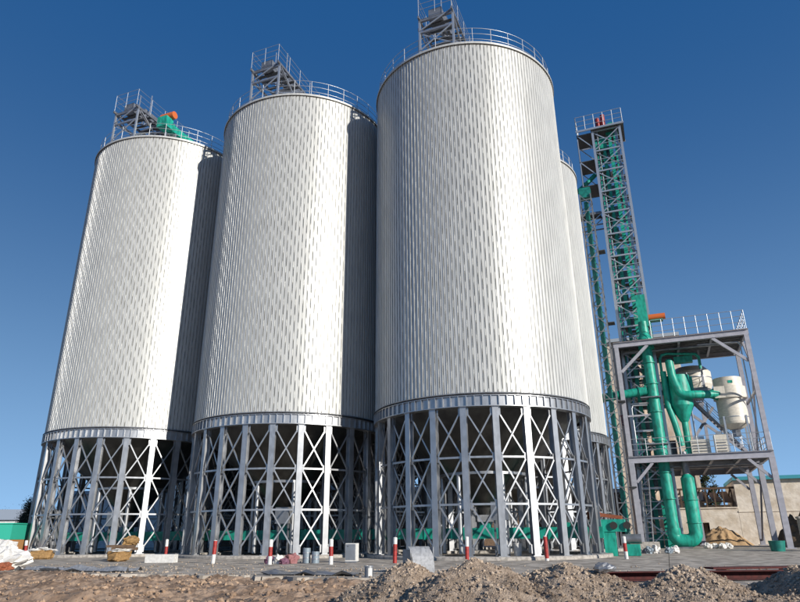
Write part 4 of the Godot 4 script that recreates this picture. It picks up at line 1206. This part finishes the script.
	part(bs, "trestle_block", boxm(Vector3(0.5, 0.44, 0.45), Vector3(-0.1, 0.22, 0)), M.block)
	part(bs, "lump", lump(0.3, 0.2, 0.26, 31, 0.4, 24, 0.6), M.ochre, Transform3D(Basis.IDENTITY, Vector3(0.2, 0.85, 0)))
	# torn plastic at the far edge
	sack(Vector3(-13.9, -0.02, -23.6), Vector3(0.75, 0.42, 0.5), 41, M.plastic, "crumpled white plastic sheet, biggest of the torn sheets", "plastic sheet", "torn plastic by the slab edge")
	sack(Vector3(-14.8, -0.02, -24.6), Vector3(0.7, 0.62, 0.5), 42, M.plastic, "tall crumpled white plastic bundle behind the biggest torn sheet", "plastic sheet", "torn plastic by the slab edge")
	sack(Vector3(-13.3, -0.02, -22.6), Vector3(0.32, 0.16, 0.3), 43, M.rust, "small rusty brown bundle in front of the torn plastic", "plastic sheet", "torn plastic by the slab edge")
	for k in 3:
		var tp := MB.new()
		var nn := 10
		for i in nn:
			for j in nn:
				var f := func(x: int, y: int) -> Vector3:
					return Vector3((x - 5) * 0.2 * (1.0 + 0.4 * k), 0.03 + maxf(0.0, nz.get_noise_2d(x * 31.0 + k * 300.0, y * 37.0)) * 0.22, (y - 5) * 0.07)
				var a: Vector3 = f.call(i, j); var b2: Vector3 = f.call(i + 1, j); var c2: Vector3 = f.call(i + 1, j + 1); var d2: Vector3 = f.call(i, j + 1)
				tp.face(a, b2, c2, d2, Vector3.UP)
				var dn := Vector3(0, -0.012, 0)
				tp.face(a + dn, b2 + dn, c2 + dn, d2 + dn, Vector3.DOWN)
		single("tarpaulin", tp.done(), M.tarp if k != 1 else M.galv_dark, ["crumpled grey tarpaulin beside the torn white plastic", "flat dark sheet lying on the slab edge", "long grey tarpaulin between the plastic and the ochre bales"][k], "tarpaulin", [Vector3(-12.0, 0, -22.6), Vector3(-1.3 - 1.2, 0, -18.6), Vector3(-9.9, 0.0, -21.6)][k], TURN)
	# red channel beam at the slab edge, behind the gravel
	var rb := thing("red_beam", "long red primed steel channel lying along the slab edge", "beam", Vector3(6.7, 0.02, -15.2), 0.06)
	var ch := MB.new()
	ch.box(Vector3(0, 0.095, -0.1), Vector3(7.6, 0.15, 0.02))
	ch.box(Vector3(0, 0.18, 0.0), Vector3(7.6, 0.02, 0.22))
	ch.box(Vector3(0, 0.01, 0.0), Vector3(7.6, 0.02, 0.22))
	part(rb, "channel", ch.done(), M.red_primer)
	var rp := thing("rusty_plate", "dark rusty plate lying flat behind the red channel", "plate", Vector3(9.4, 0.0, -18.2), 0.1)
	part(rp, "plate", boxm(Vector3(2.6, 0.05, 0.5), Vector3(0, 0.12, 0)), M.red_primer)
	part(rp, "batten", boxm(Vector3(0.1, 0.1, 0.5), Vector3(-0.9, 0.05, 0)), M.wood)
	part(rp, "batten", boxm(Vector3(0.1, 0.1, 0.5), Vector3(0.9, 0.05, 0)), M.wood)
	# green bin by the outer column, rubble blocks by the tower foot
	var gb := MB.new()
	gb.lathe([Vector2(0.34, 0.0), Vector2(0.42, 0.55), Vector2(0.38, 0.55), Vector2(0.3, 0.05), Vector2(0, 0.05)], 6)
	single("green_bin", gb.done(), M.teal, "dark green open bin at the foot of the platform's outer column", "bin", Vector3(20.7, 0, -37.2))
	var kb := MB.new()
	kb.box(Vector3(0, 0.28, 0), Vector3(1.5, 0.56, 0.8))
	single("kerb_block", kb.done(), M.block, "rough grey concrete block in front of the tower's foot", "block", Vector3(13.0, 0, -36.2), -0.2)
	for i in 5:
		sack(Vector3(12.3 + i * 0.5, 0.0, -35.4 + (i % 2) * 0.4), Vector3(0.22, 0.16 + 0.03 * (i % 3), 0.2), 60 + i, M.plastic if i % 2 == 0 else M.blue_grey, "small sack on the yard in front of the kerb block" if i % 2 == 0 else "dark small bundle on the yard in front of the kerb block", "sack" if i % 2 == 0 else "bundle", "sacks before the kerb block" if i % 2 == 0 else "bundles before the kerb block", i * 0.8)
	for i in 4:
		sack(site(4.1 + i * 0.42, 0.0, 0.6 + (i % 2) * 0.3), Vector3(0.24, 0.2, 0.22), 70 + i, M.plastic, "white sack beside the green return bend", "sack", "sacks by the return bend", i * 1.1)

func build_foreground() -> void:
	var d := Color(0.17, 0.125, 0.09)
	var p := Color(0.46, 0.365, 0.275)
	heap("gravel_heap", "low gravel heap in front of the bent sheet duct", Vector3(0.05, -0.08, -11.2), 1.35, 1.3, 0.66, 1, M.gravel, 7000, d, p)
	heap("gravel_heap", "tall gravel heap in front of the silo by the tower", Vector3(1.15, -0.08, -10.3), 1.9, 1.7, 0.68, 2, M.gravel, 11000, d, p)
	heap("gravel_heap", "broad gravel heap touching the red channel's end", Vector3(2.6, -0.08, -10.4), 2.1, 1.6, 0.65, 5, M.gravel, 11000, d, p)
	heap("gravel_heap", "pointed gravel heap in front of the red channel", Vector3(4.22, -0.08, -10.2), 1.55, 1.5, 0.62, 6, M.gravel, 11000, d, p)
	heap("gravel_heap", "dark gravel heap at the red channel's outer end", Vector3(7.0, -0.08, -10.8), 1.9, 1.7, 0.74, 7, M.gravel, 11000, d, p)
	heap("gravel_heap", "low gravel spread joining the pointed heap and the broad heap", Vector3(3.8, -0.08, -9.2), 3.6, 0.9, 0.38, 8, M.gravel, 11000, d, p)
	var st := thing("flat_stone", "flat grey stone lying on the broad gravel heap", "stone", Vector3(3.0, 0.53, -10.1), 0.3)
	part(st, "slab", lump(0.16, 0.07, 0.13, 91, 0.25, 14), M.galv_dark)
	# loose clods on the bare soil
	var sp := []
	var sz := []
	for i in 46000:
		var a := rng.randf_range(-0.62, 0.62)
		var r := lerpf(8.0, 22.0, pow(rng.randf(), 1.2))
		var x := sin(a) * r
		var z := -cos(a) * r
		if edge_side(x, z) < 0.1: continue
		var cl := nz.get_noise_2d(x * 45.0, z * 45.0)
		if cl < rng.randf_range(-0.35, 0.35): continue
		var s := lerpf(0.006, 0.06, pow(rng.randf(), 6.0))
		sp.append(Vector3(x, soil_height(x, z) + s * 0.2, z))
		sz.append(s)
	var o := clods(self, "soil_clods", sp, sz, Color(0.22, 0.145, 0.095), Color(0.44, 0.31, 0.21), 13)
	tag(o, "loose brown clods scattered over the bare soil", "clods", "", "stuff")
	# grit on the slab along its edge
	sp = []
	sz = []
	for i in 5000:
		var q := Vector3(-1.3, 0, -17.3) + U * rng.randf_range(-16, 14) + V * absf(rng.randfn()) * 3.2
		var s := lerpf(0.006, 0.04, pow(rng.randf(), 5.0))
		sp.append(q + Vector3(0, s * 0.4, 0))
		sz.append(s)
	o = clods(self, "slab_grit", sp, sz, Color(0.22, 0.17, 0.125), Color(0.44, 0.36, 0.28), 14)
	tag(o, "loose grit spilled along the concrete yard's edge", "grit", "", "stuff")

func _ready() -> void:
	rng.seed = 4711
	nz.seed = 12
	nz.frequency = 0.01
	nz.fractal_octaves = 3
	# camera
	var cam := Camera3D.new()
	cam.name = "camera"
	cam.fov = 51.28
	cam.near = 0.1
	cam.far = 5000.0
	add_child(cam)
	cam.transform = Transform3D(Basis(Vector3(1, 0, 0), 0.357) * Basis(Vector3(0, 0, 1), -0.008), Vector3(0, 1.006, 0))
	cam.current = true
	# sky, sun, exposure
	var env := Environment.new()
	env.background_mode = Environment.BG_SKY
	var sky := Sky.new()
	var sm := ProceduralSkyMaterial.new()
	sm.sky_top_color = Color(0.115, 0.315, 0.53)
	sm.sky_horizon_color = Color(0.585, 0.76, 0.93)
	sm.sky_curve = 0.175
	sm.ground_bottom_color = Color(0.28, 0.24, 0.20)
	sm.ground_horizon_color = Color(0.45, 0.42, 0.38)
	sm.sun_angle_max = 1.0
	sky.sky_material = sm
	env.sky = sky
	env.tonemap_mode = Environment.TONE_MAPPER_LINEAR
	env.tonemap_exposure = 1.12
	env.sdfgi_enabled = true
	env.ssao_enabled = true
	env.ssil_enabled = true
	var we := WorldEnvironment.new()
	we.name = "world_environment"
	we.environment = env
	add_child(we)
	var sun := DirectionalLight3D.new()
	sun.name = "sun"
	sun.light_energy = 1.6
	sun.light_color = Color(1.0, 0.975, 0.935)
	sun.light_angular_distance = 0.5
	sun.shadow_enabled = true
	add_child(sun)
	var az := deg_to_rad(42.5)
	var el := deg_to_rad(20.0)
	var to_sun := Vector3(sin(az) * cos(el), sin(el), cos(az) * cos(el))
	sun.look_at_from_position(to_sun * 50.0, Vector3.ZERO, Vector3.UP)
	make_materials()
	build_ground()
	print("ground")
	# silos
	var spots := [
		[Vector3(4.174, 0, -33.165), "white ribbed steel silo nearest the gravel heaps and the bent sheet duct"],
		[Vector3(-6.477, 0, -37.4), "white ribbed steel silo in the middle of the front row"],
		[Vector3(-17.09, 0, -41.6), "white ribbed steel silo with the green conveyor on its roof"],
		[Vector3(8.388, 0, -43.79), "white ribbed steel silo of the rear row beside the slim lattice leg"],
		[Vector3(-2.26, 0, -48.03), "white ribbed steel silo in the middle of the rear row"],
		[Vector3(-12.88, 0, -52.23), "white ribbed steel silo of the rear row behind the green roof conveyor"]]
	var first := build_silo(spots[0][1])
	for i in spots.size():
		var s := first
		if i > 0:
			s = first.duplicate()
			s.name = numbered("grain_silo")
			add_child(s)
			s.set_meta("label", spots[i][1])
		s.position = spots[i][0]
	build_gantry(spots[0][0], "grey conveyor gantry on the silo roof nearest the tower", false)
	build_gantry(spots[1][0], "grey conveyor gantry on the roof of the middle front silo", false)
	build_gantry(spots[2][0], "grey conveyor gantry beside the green roof conveyor", true)
	print("silos")
	build_tower()
	build_slim_leg()
	build_platform()
	build_background()
	print("plant")
	build_small_things()
	build_foreground()
	print("done")
